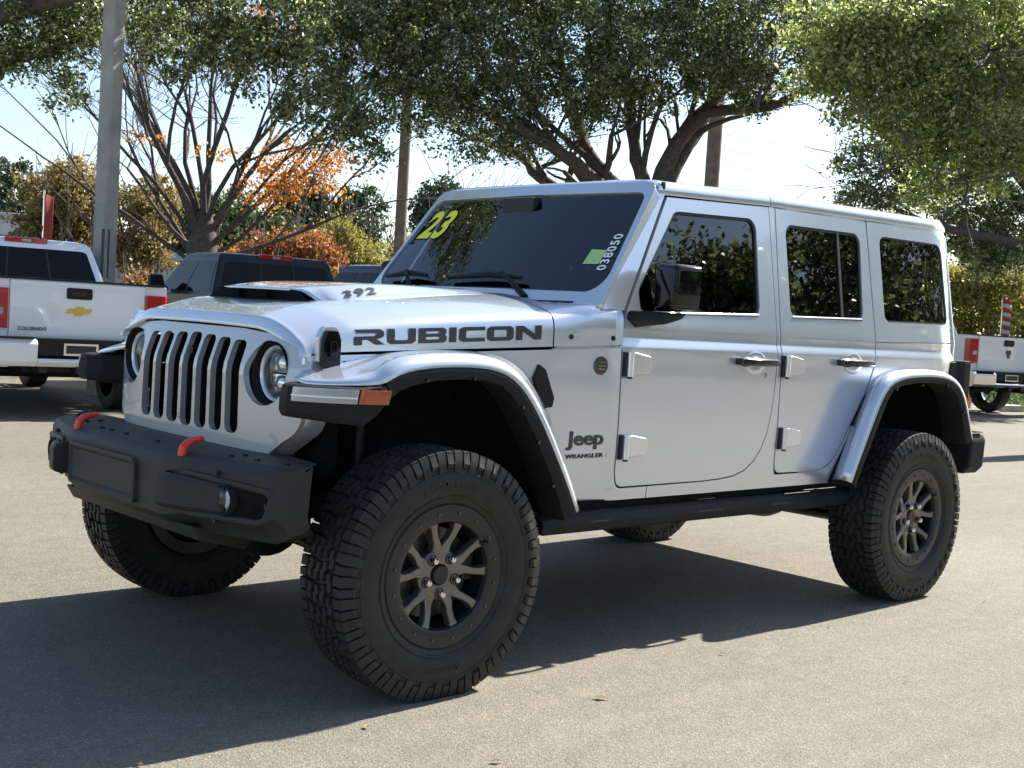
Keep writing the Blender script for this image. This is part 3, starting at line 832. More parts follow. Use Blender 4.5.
mb = MB(); mb.add([(-0.385, -0.372, 0.79), (-0.385, 0.372, 0.79), (-0.325, 0.372, 1.19), (-0.325, -0.372, 1.19)], [(0, 1, 2, 3)])
for z in np.arange(0.83, 1.17, 0.028): mb.box((-0.402+0.15*(z-0.79), 0, z), (0.012, 0.74, 0.004))
for y in np.arange(-0.36, 0.37, 0.030): mb.tube([(-0.409, y, 0.80), (-0.35, y, 1.17)], 0.0025, 5)
mb.build('grille_mesh', 'liner', gr)
mb = MB()
mb.tube([(-0.462, 0, 1.098), (-0.385, 0, 1.100)], 0.017, 16); gc = mb.build('grille_camera', 'gloss_black', gr, bevel=0.002)
# side of the grille shell running back to the fenders
for s in (-1, 1):
    mb = MB(); S = []
    GP = [p for p in GO if p[0] > 0.44 and p[1] < 1.125]
    GP = sorted(GP, key=lambda p: math.atan2(p[1]-1.0, p[0]))
    for (y, z) in GP:
        gx = grille_x(y, z); n_ = Vector((y-0.30, (z-1.0)*0.8)).normalized()
        S.append([(gx+d, s*(y+n_.x*o), z+n_.y*o) for d, o in ((0.004, -0.009), (0.008, -0.003), (0.018, 0.0), (0.05, 0.004), (0.095, 0.005))])
    mb.loft(S); mb.build('grille_side', 'silver', CAR, smooth=60)
    MB().prism([(-0.398, 1.085), (-0.34, 1.085), (-0.34, 1.126), (-0.392, 1.126)], s*0.60, s*0.646).build('hood_corner', 'silver', CAR, bevel=0.006)
    hy, hz = s*HLC[0], HLC[1]
    x0 = grille_x(hy, hz)
    mb = MB()
    def ringx(prof, n=40, mbx=None):
        S_ = [[(x0+dx, hy+r*math.cos(2*math.pi*i/n), hz+r*math.sin(2*math.pi*i/n)) for i in range(n)] for dx, r in prof]
        mbx.loft(S_, closed=True); return mbx
    ringx([(0.022, 0.110), (0.030, 0.106), (0.085, 0.094)], mbx=mb)
    h = mb.build('headlight', 'plastic', CAR, smooth=60)
    mb = MB(); ringx([(0.050, 0.096), (0.044, 0.092), (0.050, 0.084), (0.085, 0.080)], mbx=mb); mb.build('lamp_bezel', 'lamp_white', h, smooth=60)
    mb = MB(); ringx([(0.060, 0.080), (0.080, 0.070), (0.105, 0.045), (0.112, 0.002)], mbx=mb)
    mb.build('reflector', 'reflector', h, smooth=60)
    mb = MB()
    for dz, r in ((0.033, 0.028), (-0.033, 0.028)):
        n = 20
        mb.loft([[(x0+dx, hy+rr*math.cos(2*math.pi*i/n), hz+dz+rr*math.sin(2*math.pi*i/n)) for i in range(n)] for dx, rr in ((0.10, r), (0.068, r), (0.062, r*0.8), (0.058, r*0.4), (0.057, 0.001))], closed=True)
    mb.build('projector', 'reflector', h, smooth=40)
    mb = MB(); mb.box((x0+0.075, hy, hz), (0.012, 0.15, 0.008)); mb.build('lamp_divider', 'gloss_black', h, bevel=0.002)
    mb = MB(); ringx([(0.050, 0.084), (0.040, 0.060), (0.034, 0.030), (0.032, 0.001)], mbx=mb); mb.build('lamp_lens', 'lens', h, smooth=60)

# ------------------------------------------------------------------ front fender flares
FF = [(-0.470, 1.034, -0.400, 1.070), (-0.455, 1.034, -0.365, 1.080), (-0.415, 1.036, -0.33, 1.090), (-0.370, 1.038, -0.28, 1.100), (-0.310, 1.041, -0.22, 1.112), (-0.272, 1.048, -0.17, 1.122), (-0.235, 1.074, -0.10, 1.138), (-0.16, 1.094, -0.02, 1.147), (-0.05, 1.104, 0.10, 1.154), (0.06, 1.106, 0.20, 1.156),
      (0.155, 1.102, 0.31, 1.153), (0.235, 1.084, 0.39, 1.143), (0.300, 1.048, 0.460, 1.118), (0.360, 0.990, 0.530, 1.070), (0.425, 0.905, 0.595, 0.99), (0.515, 0.765, 0.680, 0.85), (0.575, 0.665, 0.725, 0.73), (0.617, 0.583, 0.750, 0.600)]
def normals2(pts):
    out = []
    for i in range(len(pts)):
        a = Vector(pts[max(i-1, 0)][:2]); b = Vector(pts[min(i+1, len(pts)-1)][:2]); t = (b-a).normalized()
        out.append(Vector((-t.y, t.x)) if True else None)
    return out
def flare(name, F, s, offs, yb, ylips=0.940, ins=0.036):
    N = normals2(F)
    mb = MB(); S = []
    for i, ((x, z, bx, bz), n) in enumerate(zip(F, N)):
        n_ = Vector(n)
        if n_.y < 0 and abs(n_.y) > 0.3: n_ = -n_
        o = offs[i] if hasattr(offs, '__len__') else offs
        by = yb(bx, bz)
        ylip = ylips[i] if hasattr(ylips, '__len__') else ylips
        crest = (x+n_.x*o, z+n_.y*o)
        B = Vector((bx, by-0.012, bz)); Cc = Vector((crest[0], ylip-0.048, crest[1]))
        E = Vector((x, ylip, z))
        mid = B.lerp(Cc, 0.5)
        c2 = Vector((x+n_.x*o*0.86, ylip-0.022, z+n_.y*o*0.86)); c3 = Vector((x+n_.x*o*0.48, ylip-0.004, z+n_.y*o*0.48))
        S.append([(p.x, s*p.y, p.z) for p in (B, B.lerp(Cc, 0.08), mid, B.lerp(Cc, 0.9), Cc, c2, c3, E, Vector((x, ylip-0.012, z-0.0)))])
    mb.loft(S)
    o_ = mb.build(name, 'silver', CAR, smooth=70, subsurf=1)
    md = o_.modifiers.new('thick', 'SOLIDIFY'); md.thickness = 0.004; md.offset = -1
    return o_, N
def arch_trim(F, N, s, i0, ylip, ins, depth_y, name='flare_trim', par=None):
    mb = MB(); S = []
    for i, ((x, z, bx, bz), n) in enumerate(zip(F, N)):
        if i < i0: continue
        n_ = Vector(n)
        if n_.y < 0 and abs(n_.y) > 0.3: n_ = -n_
        w_ = ins if not hasattr(ins, '__len__') else ins[i]
        S.append([(x+n_.x*0.004, s*(ylip-0.006), z+n_.y*0.004), (x-n_.x*w_*0.25, s*(ylip-0.001), z-n_.y*w_*0.25), (x-n_.x*w_, s*(ylip-0.010), z-n_.y*w_), (x-n_.x*w_*1.1, s*(ylip-0.03), z-n_.y*w_*1.1), (x-n_.x*w_*0.9, s*depth_y, z-n_.y*w_*0.9)])
    mb.loft(S)
    return mb.build(name, 'plastic', par, smooth=50)
def liner(F, N, s, i0, y0, y1, off, name='wheel_liner'):
    mb = MB(); S = []
    for i, ((x, z, bx, bz), n) in enumerate(zip(F, N)):
        if i < i0: continue
        n_ = Vector(n)
        if n_.y < 0 and abs(n_.y) > 0.3: n_ = -n_
        S.append([(x-n_.x*off, s*y0, z-n_.y*off), (x-n_.x*off*0.7+n_.x*0.03, s*(y0*0.5+y1*0.5), z+0.0), (x+n_.x*0.0, s*y1, z-n_.y*0.02)])
    mb.loft(S); return mb.build(name, 'liner', CAR, smooth=50)
FY = [0.745, 0.80, 0.85, 0.89, 0.922, 0.937]+[0.94]*12
foff = [0.012, 0.016, 0.020, 0.026, 0.034, 0.040, 0.047, 0.050, 0.048, 0.048, 0.050, 0.052, 0.052, 0.052, 0.052, 0.050, 0.046, 0.040]
for s in (-1, 1):
    fl, N = flare('front_fender', FF, s, foff, lambda x, z: lower_y(x), FY)
    arch_trim(FF, N, s, 5, 0.940, [0.05]*7+[0.046, 0.040, 0.038, 0.038, 0.040, 0.044, 0.046, 0.046, 0.048, 0.052, 0.056, 0.06], 0.80, 'flare_trim', fl)
    liner(FF, N, s, 3, 0.80, 0.50, 0.045)
    # black nose below the lamp, following the rounded plan of the fender
    PL = [(-0.40, 0.665), (-0.485, 0.685), (-0.525, 0.725), (-0.532, 0.770), (-0.505, 0.815), (-0.460, 0.862), (-0.405, 0.900), (-0.350, 0.926), (-0.300, 0.937), (-0.272, 0.938)]
    def nz(x): return 0.930-0.018*min(1, max(0, (x+0.53)/0.18)) if x < -0.335 else 0.912+(x+0.335)*1.15
    S = []
    for i, (x, y) in enumerate(PL):
        a_ = Vector(PL[max(0, i-1)]); b2 = Vector(PL[min(len(PL)-1, i+1)]); t = (b2-a_).normalized(); n_ = Vector((-t.y, t.x))
        zt = 1.036+ (0.010 if i > 7 else 0); zb = nz(x)
        pr = [(0.10, zt-0.004), (0.012, zt), (0.0, zt-0.006), (-0.008, zt-0.045), (-0.008, min(zt-0.05, zb+0.02)), (0.002, zb+0.002), (0.10, zb+0.004)]
        S.append([(x-n_.x*d*-1*-1, s*(y-n_.y*d), z) for d, z in pr])
    mb = MB(); mb.loft(S, closed=True, cap=True); mb.build('fender_nose', 'plastic', fl, bevel=0.004, smooth=40)
    def strip(pts, z0, z1, off, name, mat, slant=0.0):
        mb = MB(); S = []
        for i, (x, y) in enumerate(pts):
            a_ = Vector(pts[max(0, i-1)]); b2 = Vector(pts[min(len(pts)-1, i+1)]); t = (b2-a_).normalized(); n_ = Vector((-t.y, t.x))
            zz0, zz1 = z0, z1
            S.append([(x-n_.x*d+(slant*k if i in (0, len(pts)-1) else 0), s*(y-n_.y*d), z) for d, z, k in ((0.02, zz1, 1), (-off, zz1, 1), (-off, zz0, 0), (0.02, zz0, 0))])
        mb.loft(S, closed=True, cap=True); return mb.build(name, mat, fl, bevel=0.002, smooth=40)
    tl = strip([(-0.524, 0.785), (-0.505, 0.815), (-0.460, 0.862), (-0.405, 0.900), (-0.372, 0.917)], 0.984, 1.029, 0.0125, 'turn_signal', 'clear_lens', 0.006)
    lb = None
    if True: strip([(-0.524, 0.785), (-0.505, 0.815), (-0.460, 0.862), (-0.405, 0.900), (-0.372, 0.917)], 1.000, 1.006, 0.0140, 'light_bar', 'lamp_white', 0)
    strip([(-0.370, 0.918), (-0.350, 0.926), (-0.300, 0.937), (-0.272, 0.939)], 0.984, 1.029, 0.0125, 'side_marker', 'amber', 0.010)
    mb = MB()
    for (x, z) in ((-0.10, 1.075), (0.10, 1.082), (0.33, 0.985), (0.415, 0.86), (0.50, 0.70)):
        mb.tube([(x-0.012, s*0.93, z-0.012), (x-0.012, s*0.942, z-0.012)], 0.006, 8)
    mb.build('trim_clip', 'dark_chrome', fl)

# ------------------------------------------------------------------ rear fender flares
RF = [(2.432, 0.606, 2.490, 0.603), (2.475, 0.690, 2.535, 0.690), (2.53, 0.790, 2.595, 0.800), (2.580, 0.880, 2.660, 0.905), (2.628, 0.965, 2.715, 0.995), (2.675, 1.030, 2.765, 1.060), (2.735, 1.072, 2.83, 1.105), (2.83, 1.094, 2.92, 1.128), (2.95, 1.104, 3.03, 1.138),
      (3.08, 1.107, 3.16, 1.142), (3.20, 1.104, 3.30, 1.142), (3.30, 1.088, 3.42, 1.132), (3.375, 1.055, 3.50, 1.105), (3.43, 1.000, 3.565, 1.05), (3.475, 0.920, 3.61, 0.97), (3.515, 0.840, 3.65, 0.88), (3.545, 0.780, 3.67, 0.80)]
roff = [0.030, 0.034, 0.038, 0.042, 0.046, 0.048, 0.046, 0.042, 0.040, 0.038, 0.038, 0.040, 0.042, 0.040, 0.036, 0.032, 0.028]
for s in (-1, 1):
    fl, N = flare('rear_fender', RF, s, roff, lambda x, z: 0.80 if x < 3.45 else lower_y(x)+0.0)
    arch_trim(RF, N, s, 0, 0.940, [0.050]*5+[0.044, 0.036, 0.030, 0.028, 0.028, 0.030, 0.034, 0.038, 0.04, 0.044, 0.05, 0.05], 0.80, 'flare_trim', fl)
    liner(RF, N, s, 0, 0.80, 0.45, 0.045)
    mb = MB(); mb.prism([(2.40, 0.60), (2.50, 0.60), (2.66, 0.95), (2.86, 1.08), (3.3, 1.09), (3.5, 0.95), (3.6, 0.8), (3.62, 1.10), (2.75, 1.12), (2.6, 0.95)], s*0.70, s*0.775); mb.build('arch_flange', 'liner', CAR)
    mb = MB()
    for (x, z) in ((2.76, 1.045), (3.00, 1.068), (3.24, 1.066), (3.43, 0.93)):
        mb.tube([(x, s*0.93, z), (x, s*0.942, z)], 0.006, 8)
    mb.build('trim_clip', 'dark_chrome', fl)
# dark inner wheel house and chassis
mb = MB()
mb.box((1.5, -0.40, 0.60), (4.1, 0.09, 0.13)); mb.box((1.5, 0.40, 0.60), (4.1, 0.09, 0.13))
for x in (-0.35, 0.8, 2.1, 3.5): mb.box((x, 0, 0.60), (0.09, 0.85, 0.10))
mb.build('chassis_frame', 'black_metal', CAR, bevel=0.01)
mb = MB(); mb.box((1.65, 0, 0.50), (0.9, 0.62, 0.10)); mb.box((2.45, 0.1, 0.52), (0.55, 0.5, 0.16)); mb.box((1.05, -0.05, 0.52), (0.5, 0.4, 0.2)); mb.build('underbody_plate', 'black_metal', CAR, bevel=0.03)
for x in (0.0, WB):
    mb = MB(); mb.tube([(x, -0.74, 0.409), (x, 0.74, 0.409)], 0.045, 16)
    S = []
    n = 20
    for y in np.linspace(-0.17, 0.17, 9):
        r = 0.045+0.095*math.sqrt(max(0, 1-(y/0.17)**2)); S.append([(x+r*math.cos(2*math.pi*i/n), (0.22 if x == 0 else 0)+y, 0.409+r*math.sin(2*math.pi*i/n)) for i in range(n)])
    mb.loft(S, closed=True, cap=True); mb.build('axle', 'black_metal', CAR, smooth=50)
for x, y in ((0.0, 0.50), (0, -0.50), (2.93, 0.48), (2.93, -0.48)):
    mb = MB(); pts = [(x+0.06*math.cos(a), y+0.06*math.sin(a), 0.46+0.30*a/(2*math.pi*6)) for a in np.linspace(0, 2*math.pi*6, 97)]
    mb.tube(pts, 0.009, 6); mb.build('coil_spring', 'black_metal', CAR, smooth=60)
for x, y in ((-0.13, 0.60), (-0.13, -0.60), (3.14, 0.60), (3.14, -0.60)):
    mb = MB(); mb.tube([(x, y, 0.36), (x+0.02, y*0.95, 0.62)], 0.033, 14); mb.tube([(x+0.02, y*0.95, 0.62), (x+0.04, y*0.9, 0.95)], 0.022, 12); mb.build('shock_absorber', 'black_metal', CAR, smooth=50)
for s in (-1, 1):
    mb = MB(); mb.tube([(0.02, s*0.46, 0.36), (0.85, s*0.40, 0.54)], 0.028, 10); mb.tube([(WB-0.02, s*0.50, 0.35), (2.28, s*0.46, 0.47)], 0.026, 10); mb.build('control_arm', 'black_metal', CAR, smooth=50)
mb = MB(); mb.tube([(-0.18, -0.62, 0.43), (-0.16, 0.55, 0.46)], 0.018, 10); mb.tube([(-0.14, 0.62, 0.47), (-0.13, -0.35, 0.55)], 0.017, 10); mb.build('steering_link', 'black_metal', CAR, smooth=50)
mb = MB(); mb.tube([(1.0, 0.25, 0.47), (2.2, 0.30, 0.46), (2.75, 0.35, 0.56), (3.5, 0.45, 0.56)], 0.035, 12); mb.build('exhaust_pipe', 'black_metal', CAR, smooth=50)
mb = MB(); mb.tube([(2.35, -0.28, 0.46), (2.56, -0.28, 0.46)], 0.07, 16); mb.build('muffler', 'black_metal', CAR, smooth=50)
# inner wheel-house walls
for s in (-1, 1):
    MB().box((0.16, s*0.47, 0.86), (0.76, 0.03, 0.46)).build('wheel_house', 'liner', CAR); MB().box((3.0, s*0.42, 0.86), (1.15, 0.03, 0.46)).build('wheel_house', 'liner', CAR); MB().box((0.66, s*0.57, 0.80), (0.04, 0.26, 0.44)).build('splash_guard', 'liner', CAR)
    mb = MB(); mb.box((-0.27, s*0.55, 0.86), (0.06, 0.16, 0.30)); mb.build('radiator_side', 'liner', CAR)

# ------------------------------------------------------------------ rock rails
for s in (-1, 1):
    mb = MB(); S = []
    for x, k in ((0.560, 0.75), (0.575, 1.0), (1.2, 1.0), (2.0, 1.0), (2.60, 1.0), (2.645, 0.80)):
        zc = 0.520
        S.append([(x, s*y, zc+(z-zc)*k) for y, z in ((0.765, 0.556), (0.790, 0.553), (0.815, 0.538), (0.826, 0.514), (0.820, 0.486), (0.810, 0.478), (0.740, 0.480), (0.735, 0.550))])
    mb.loft(S, closed=True, cap=True); rr = mb.build('rock_rail', 'plastic', CAR, bevel=0.004, smooth=40)
    mb = MB(); mb.prism([(0.60, 0.555), (2.60, 0.562), (2.60, 0.590), (0.60, 0.590)], s*0.70, s*0.772); mb.build('rail_bracket', 'liner', rr)
    mb = MB(); mb.box((2.20, s*0.794, 0.5565), (0.20, 0.016, 0.004)); mb.build('top_strip', 'chrome', rr, bevel=0.001)  # short bright chrome strip on top of the rail

# ------------------------------------------------------------------ front bumper
BT = [(-0.735, 0.0), (-0.735, 0.36), (-0.705, 0.50), (-0.625, 0.80), (-0.605, 0.835), (-0.565, 0.848), (-0.53, 0.846)]   # plan outline (x, |y|)
def _bx(i): return (-0.40, -0.40, -0.40, -0.415, -0.435, -0.45, -0.462)[i]
def bumper():
    half = BT
    def prof(x, y, i):
        a = abs(y)
        top = 0.775 - 0.0*(a); 
        zt_back = 0.785; zb = 0.555 if a < 0.45 else 0.575+0.02*(a-0.45)
        zb += (0, 0, 0, 0.0, 0.02, 0.035, 0.05)[i]
        bx = (-0.40, -0.40, -0.40, -0.43, -0.455, -0.480, -0.500)[i]
        return [(bx, y, zt_back), (x+0.055, y, top+0.006), (x+0.018, y, top-0.006), (x+0.002, y, top-0.028), (x, y, 0.70), (x, y, 0.62), (x+0.008, y, zb+0.018), (x+0.045, y, zb-0.012), (x+0.12 if a < 0.5 else x+0.06, y, zb-0.045), (bx, y, zb-0.03)]
    S = []
    full = [(x, -y) for x, y in half[::-1]]+[(x, y) for x, y in half[1:]]
    idx = list(range(len(half)))[::-1]+list(range(1, len(half)))
    mb = MB(); mb.loft([prof(x, y, i) for (x, y), i in zip(full, idx)], cap=True)
    return mb
fb = bumper().build('front_bumper', 'bumper', CAR, bevel=0.007, seg=2, smooth=30)
# licence-plate pad in the middle
def xface(y):   # x of the front face at |y|
    a = abs(y)
    for (xa, ya), (xb, yb) in zip(BT, BT[1:]):
        if a <= yb: return xa+(xb-xa)*(a-ya)/(yb-ya)
    return BT[-1][0]
mb = MB()
pp = roundpoly([(0.05-0.24, 0.582, 0.02), (0.05+0.30, 0.582, 0.02), (0.05+0.30, 0.738, 0.02), (0.05-0.24, 0.738, 0.04)], 4)
n = len(pp)
pin = inset(pp, 0.022)
mb.loft([[(-0.728, y, z) for y, z in pp], [(-0.748, y, z) for y, z in inset(pp, 0.003)], [(-0.750, y, z) for y, z in inset(pp, 0.014)], [(-0.742, y, z) for y, z in inset(pp, 0.024)], ], closed=True)
mb.prism(roundpoly([(0.05-0.215, 0.607, 0.008), (0.05+0.275, 0.607, 0.008), (0.05+0.275, 0.713, 0.008), (0.05-0.215, 0.713, 0.016)], 3), -0.7425, -0.734, 'x')
mb.build('plate_pad', 'bumper', fb, smooth=35)
for s in (-1, 1):
    # raised pod in front of the fog lamp and the dark shade plate behind
    def fx(y): return xface(y)
    ys = [0.30, 0.345, 0.50, 0.62, 0.70, 0.76]
    mb = MB(); S = []
    rec = roundpoly([(0.47, 0.605, 0.02), (0.815, 0.612, 0.03), (0.835, 0.700, 0.02), (0.47, 0.722, 0.02)], 4)
    # dark plate painting in the shade of a recess, 2 mm proud of the bumper face
    bmx = flat_fill(rec, (), (), [0.5, 0.56, 0.62, 0.68, 0.74, 0.8])
    for v in bmx.verts:
        y, z = v.co.x, v.co.z; v.co = Vector((fx(y)-0.003, s*y, z))
    me = bpy.data.meshes.new('recess_shade_plate'); bmx.to_mesh(me); bmx.free()
    link('recess_shade_plate', me, 'liner', fb, 0)
    # frame around the shade plate
    rim_o = inset(rec, -0.016); S = []
    for (off, d) in ((-0.016, 0.0), (-0.014, 0.010), (-0.004, 0.014), (0.004, 0.010), (0.008, -0.002)):
        S.append([(fx(y)-d, s*y, z) for y, z in inset(rec, off)])
    mb = MB(); mb.loft(S, closed=True); mb.build('shade_plate_rim', 'bumper', fb, smooth=50)
    # pod
    mb = MB(); S = []
    for y, d, zt, zb in ((0.395, 0.006, 0.722, 0.612), (0.405, 0.056, 0.718, 0.612), (0.455, 0.060, 0.715, 0.612), (0.56, 0.030, 0.712, 0.612), (0.66, 0.012, 0.708, 0.612)):
        x = fx(y)-d
        S.append([(x+0.03, s*y, zt+0.004), (x+0.012, s*y, zt), (x, s*y, zt-0.014), (x, s*y, zb+0.012), (x+0.012, s*y, zb), (x+0.03, s*y, zb-0.004)])
    mb.loft(S, cap=True); mb.build('lamp_pod', 'bumper', fb, bevel=0.004, smooth=40)
    # fog lamp
    cy, cz = s*0.655, 0.662; cx = fx(0.672)+0.004
    ax = Vector((-1, s*0.06, 0)).normalized()
    def ringd(prof, n=30):
        u = Vector((0, 0, 1)); v_ = ax.cross(u); S_ = []
        for d, r in prof: S_.append([tuple(Vector((cx, cy, cz))+ax*d+(u*math.sin(2*math.pi*i/n)+v_*math.cos(2*math.pi*i/n))*r) for i in range(n)])
        return S_
    mb = MB(); mb.loft(ringd([(-0.02, 0.050), (0.022, 0.050), (0.028, 0.047), (0.024, 0.041), (0.012, 0.039)]), closed=True); fg = mb.build('fog_lamp', 'plastic', fb, smooth=40)
    mb = MB(); mb.loft(ringd([(0.016, 0.039), (0.006, 0.030), (-0.006, 0.012), (-0.008, 0.001)]), closed=True); mb.build('reflector', 'lamp_white', fg, smooth=60)
    mb = MB(); mb.loft(ringd([(0.012, 0.0395), (0.022, 0.034), (0.028, 0.022), (0.030, 0.001)]), closed=True); mb.build('lamp_lens', 'lens', fg, smooth=60)
    mb = MB(); mb.loft(ringd([(0.004, 0.036), (0.012, 0.033), (0.016, 0.020), (0.014, 0.001)]), closed=True); mb.build('lens_bright_dome', 'lamp_white', fg, smooth=60)  # pale opaque dome added, painting the lens's bright reflection
    # tow hook
    hy = s*0.407
    mb = MB(); mb.tube([(-0.690, hy, 0.755), (-0.691, hy, 0.775), (-0.686, hy, 0.797), (-0.672, hy, 0.812), (-0.652, hy, 0.819), (-0.632, hy, 0.822), (-0.618, hy, 0.826)], [0.013, 0.0145, 0.0145, 0.0135, 0.012, 0.010, 0.009], 12)
    for i, v in enumerate(mb.v): mb.v[i] = (v[0], hy+(v[1]-hy)*1.25, v[2])
    mb.build('tow_hook', 'hook', fb, bevel=0.003, smooth=60)
# bolts on the bumper
def bolt(p, q, r): MB().tube([p, q], r, 8).build('bumper_bolt', 'black_metal', fb)
for y in (-0.78, -0.66, -0.55, -0.30, -0.12, 0.12, 0.24, 0.32, 0.55, 0.66, 0.78):
    x = xface(y)+0.10
    bolt((x, y, 0.778), (x, y, 0.7885), 0.010)
    if abs(y) in (0.55, 0.78): bolt((x+0.05, y, 0.778), (x+0.05, y, 0.7895), 0.010)
for y in (-0.815, 0.815): bolt((xface(y)+0.002, y, 0.66), (xface(y)-0.006, y, 0.66), 0.010)
for y in (-0.62, 0.62):
    for z in (0.742, 0.590): bolt((xface(y)+0.002, y, z), (xface(y)-0.012, y, z), 0.008)
mb = MB(); mb.loft([[(-0.69+dx, y, z) for dx, z in ((0, 0.55), (0.03, 0.50), (0.20, 0.46), (0.24, 0.54))] for y in (-0.50, -0.40, 0.40, 0.50)], closed=True, cap=True); mb.build('skid_plate', 'bumper', fb, bevel=0.008)
mb = MB(); mb.tube([(-0.63, -0.36, 0.545), (-0.64, -0.30, 0.525), (-0.64, 0.30, 0.525), (-0.63, 0.36, 0.545)], 0.026, 12); mb.build('cross_tube', 'bumper', fb, smooth=50)

# rear bumper and tail lamps
mb = MB(); mb.loft([[(x, y, z) for y, z in ((-0.90, 0.60), (-0.935, 0.64), (-0.94, 0.78), (-0.92, 0.815), (0.92, 0.815), (0.94, 0.78), (0.935, 0.64), (0.90, 0.60))] for x in (3.535, 3.555, 3.665, 3.69)], closed=True, cap=True)
rb = mb.build('rear_bumper', 'plastic', CAR, bevel=0.015, seg=3)
for s in (-1, 1):
    mb = MB(); mb.box((3.61, s*0.895, 0.8185), (0.11, 0.075, 0.008)); mb.build('top_strip', 'chrome', rb, bevel=0.003)  # bright chrome strip on top of the bumper end
    yb = s*0.735
    mb = MB(); mb.loft([[(3.60+dx, yb+s*dy, z) for dx, dy in ((0, -0.02), (0, 0.055), (0.03, 0.085), (0.095, 0.085), (0.11, 0.06), (0.11, -0.02))] for z in (0.985, 1.0, 1.17, 1.19)], closed=True, cap=True)
    tlm = mb.build('tail_lamp', 'plastic', CAR, bevel=0.008)
    MB().box((3.68, yb+s*0.05, 0.965), (0.07, 0.085, 0.06)).build('lamp_lens', 'red_lens', tlm, bevel=0.006); MB().box((3.716, yb+s*0.02, 1.09), (0.015, 0.10, 0.18)).build('lamp_lens', 'red_lens', tlm, bevel=0.006)
    mb = MB(); mb.prism(roundpoly([(3.515, 1.075, 0.01), (3.60, 1.075, 0.01), (3.60, 1.16, 0.03), (3.575, 1.185, 0.03), (3.535, 1.185, 0.03), (3.515, 1.15, 0.03)]), s*0.74, s*0.80); mb.build('hinge_cover', 'plastic', CAR, bevel=0.012, seg=3)
# spare-wheel carrier is hidden behind the body

# ------------------------------------------------------------------ mirrors
for s in (-1, 1):
    mb = MB(); S = []
    # foot and arm in black
    mb.loft([[(x, s*y, z) for (x, z) in ((1.000+k*0.05, 1.338), (0.985+k*0.05, 1.305), (1.03+k*0.05, 1.268+k*0.018), (1.15+k*0.03, 1.290+k*0.02), (1.19+k*0.02, 1.338))] for y, k in ((0.775, 0), (0.83, 0.5), (0.905, 1.2))], closed=True, cap=True)
    arm = mb.build('mirror_arm', 'plastic', CAR, bevel=0.012, seg=3)
    mb = MB(); S = []
    MP = roundpoly([(-0.072, -0.100, 0.022), (0.068, -0.086, 0.035), (0.072, 0.088, 0.026), (-0.070, 0.096, 0.022)], 5)
    for x, k, dz in ((1.078, 0.86, 0.0), (1.084, 0.94, 0.0), (1.103, 1.0, 0), (1.228, 1.0, 0)):
        S.append([(x+0.015*yy/0.07*-1, s*(0.890+yy*k), 1.437+zz*k+dz) for yy, zz in MP])
    mb.loft(S, closed=True, cap=True)
    hs = mb.build('mirror_housing', 'gloss_black', arm, bevel=0.0, smooth=45)
    mb = MB(); mb.loft([[(1.2295+0.015*yy*k/0.07*-1, s*(0.890+yy*k), 1.437+zz*k) for yy, zz in MP] for k in (0.93, 0.01)], closed=True); mb.build('mirror_glass', 'chrome', arm, smooth=0)

# ------------------------------------------------------------------ cabin
mb = MB(); mb.loft([[(x, y, z) for x, z in ((0.86, 1.28), (0.90, 1.34), (1.05, 1.37), (1.22, 1.345), (1.28, 1.22), (1.20, 1.00), (0.86, 1.00))] for y in (-0.72, 0.72)], closed=True, cap=True); mb.build('dashboard', 'interior', CAR, bevel=0.02)
def torus(c, ax, Rm, r, n=32, m_=8):
    ax = Vector(ax).normalized(); u = ax.orthogonal().normalized(); v = ax.cross(u); c = Vector(c)
    pts = [c+(u*math.cos(2*math.pi*i/n)+v*math.sin(2*math.pi*i/n))*Rm for i in range(n+1)]
    mb = MB(); mb.tube(pts, r, m_, cap=False); return mb
sw = torus((1.33, -0.38, 1.28), (0.9, 0, 0.35), 0.185, 0.016); sw.tube([(1.33, -0.38, 1.28), (1.20, -0.38, 1.24)], 0.03, 8); sw.tube([(1.33, -0.55, 1.28), (1.33, -0.21, 1.28)], 0.018, 6)
sw.build('steering_wheel', 'interior', CAR, smooth=60)
def seat(x, y, w_, name='seat'):
    mb = MB()
    mb.loft([[(xx, y+k*w_/2, z) for xx, z in ((x-0.30, 0.86), (x-0.32, 0.96), (x, 0.98), (x+0.12, 1.0), (x+0.20, 1.52), (x+0.28, 1.55), (x+0.33, 1.48), (x+0.24, 0.90), (x+0.15, 0.82))] for k in (-1, -0.85, 0.85, 1)], closed=True, cap=True)
    o = mb.build(name, 'seat', CAR, bevel=0.03, seg=3)
    for yy in ([y] if w_ < 0.8 else [y-0.35, y+0.35]):
        mb = MB(); mb.box((x+0.27, yy, 1.635), (0.10, 0.27, 0.17)); h = mb.build('headrest', 'seat', o, bevel=0.03, seg=3)
        mb = MB(); mb.tube([(x+0.27, yy-0.06, 1.50), (x+0.27, yy-0.06, 1.60)], 0.008, 6); mb.tube([(x+0.27, yy+0.06, 1.50), (x+0.27, yy+0.06, 1.60)], 0.008, 6); mb.build('headrest_post', 'chrome', o)
for y in (-0.38, 0.38): seat(1.62, y, 0.50)
seat(2.48, 0, 1.25)
mb = MB()
for s in (-1, 1):
    mb.tube([(1.32, s*0.62, 1.775), (1.9, s*0.62, 1.80), (3.4, s*0.62, 1.80), (3.5, s*0.66, 1.2)], 0.035, 10)
    mb.tube([(1.96, s*0.62, 1.79), (1.98, s*0.71, 1.2)], 0.035, 10)
mb.tube([(1.96, -0.62, 1.79), (1.96, 0.62, 1.79)], 0.035, 10); mb.tube([(3.38, -0.62, 1.79), (3.38, 0.62, 1.79)], 0.035, 10)
mb.build('roll_bar', 'interior', CAR, smooth=50)
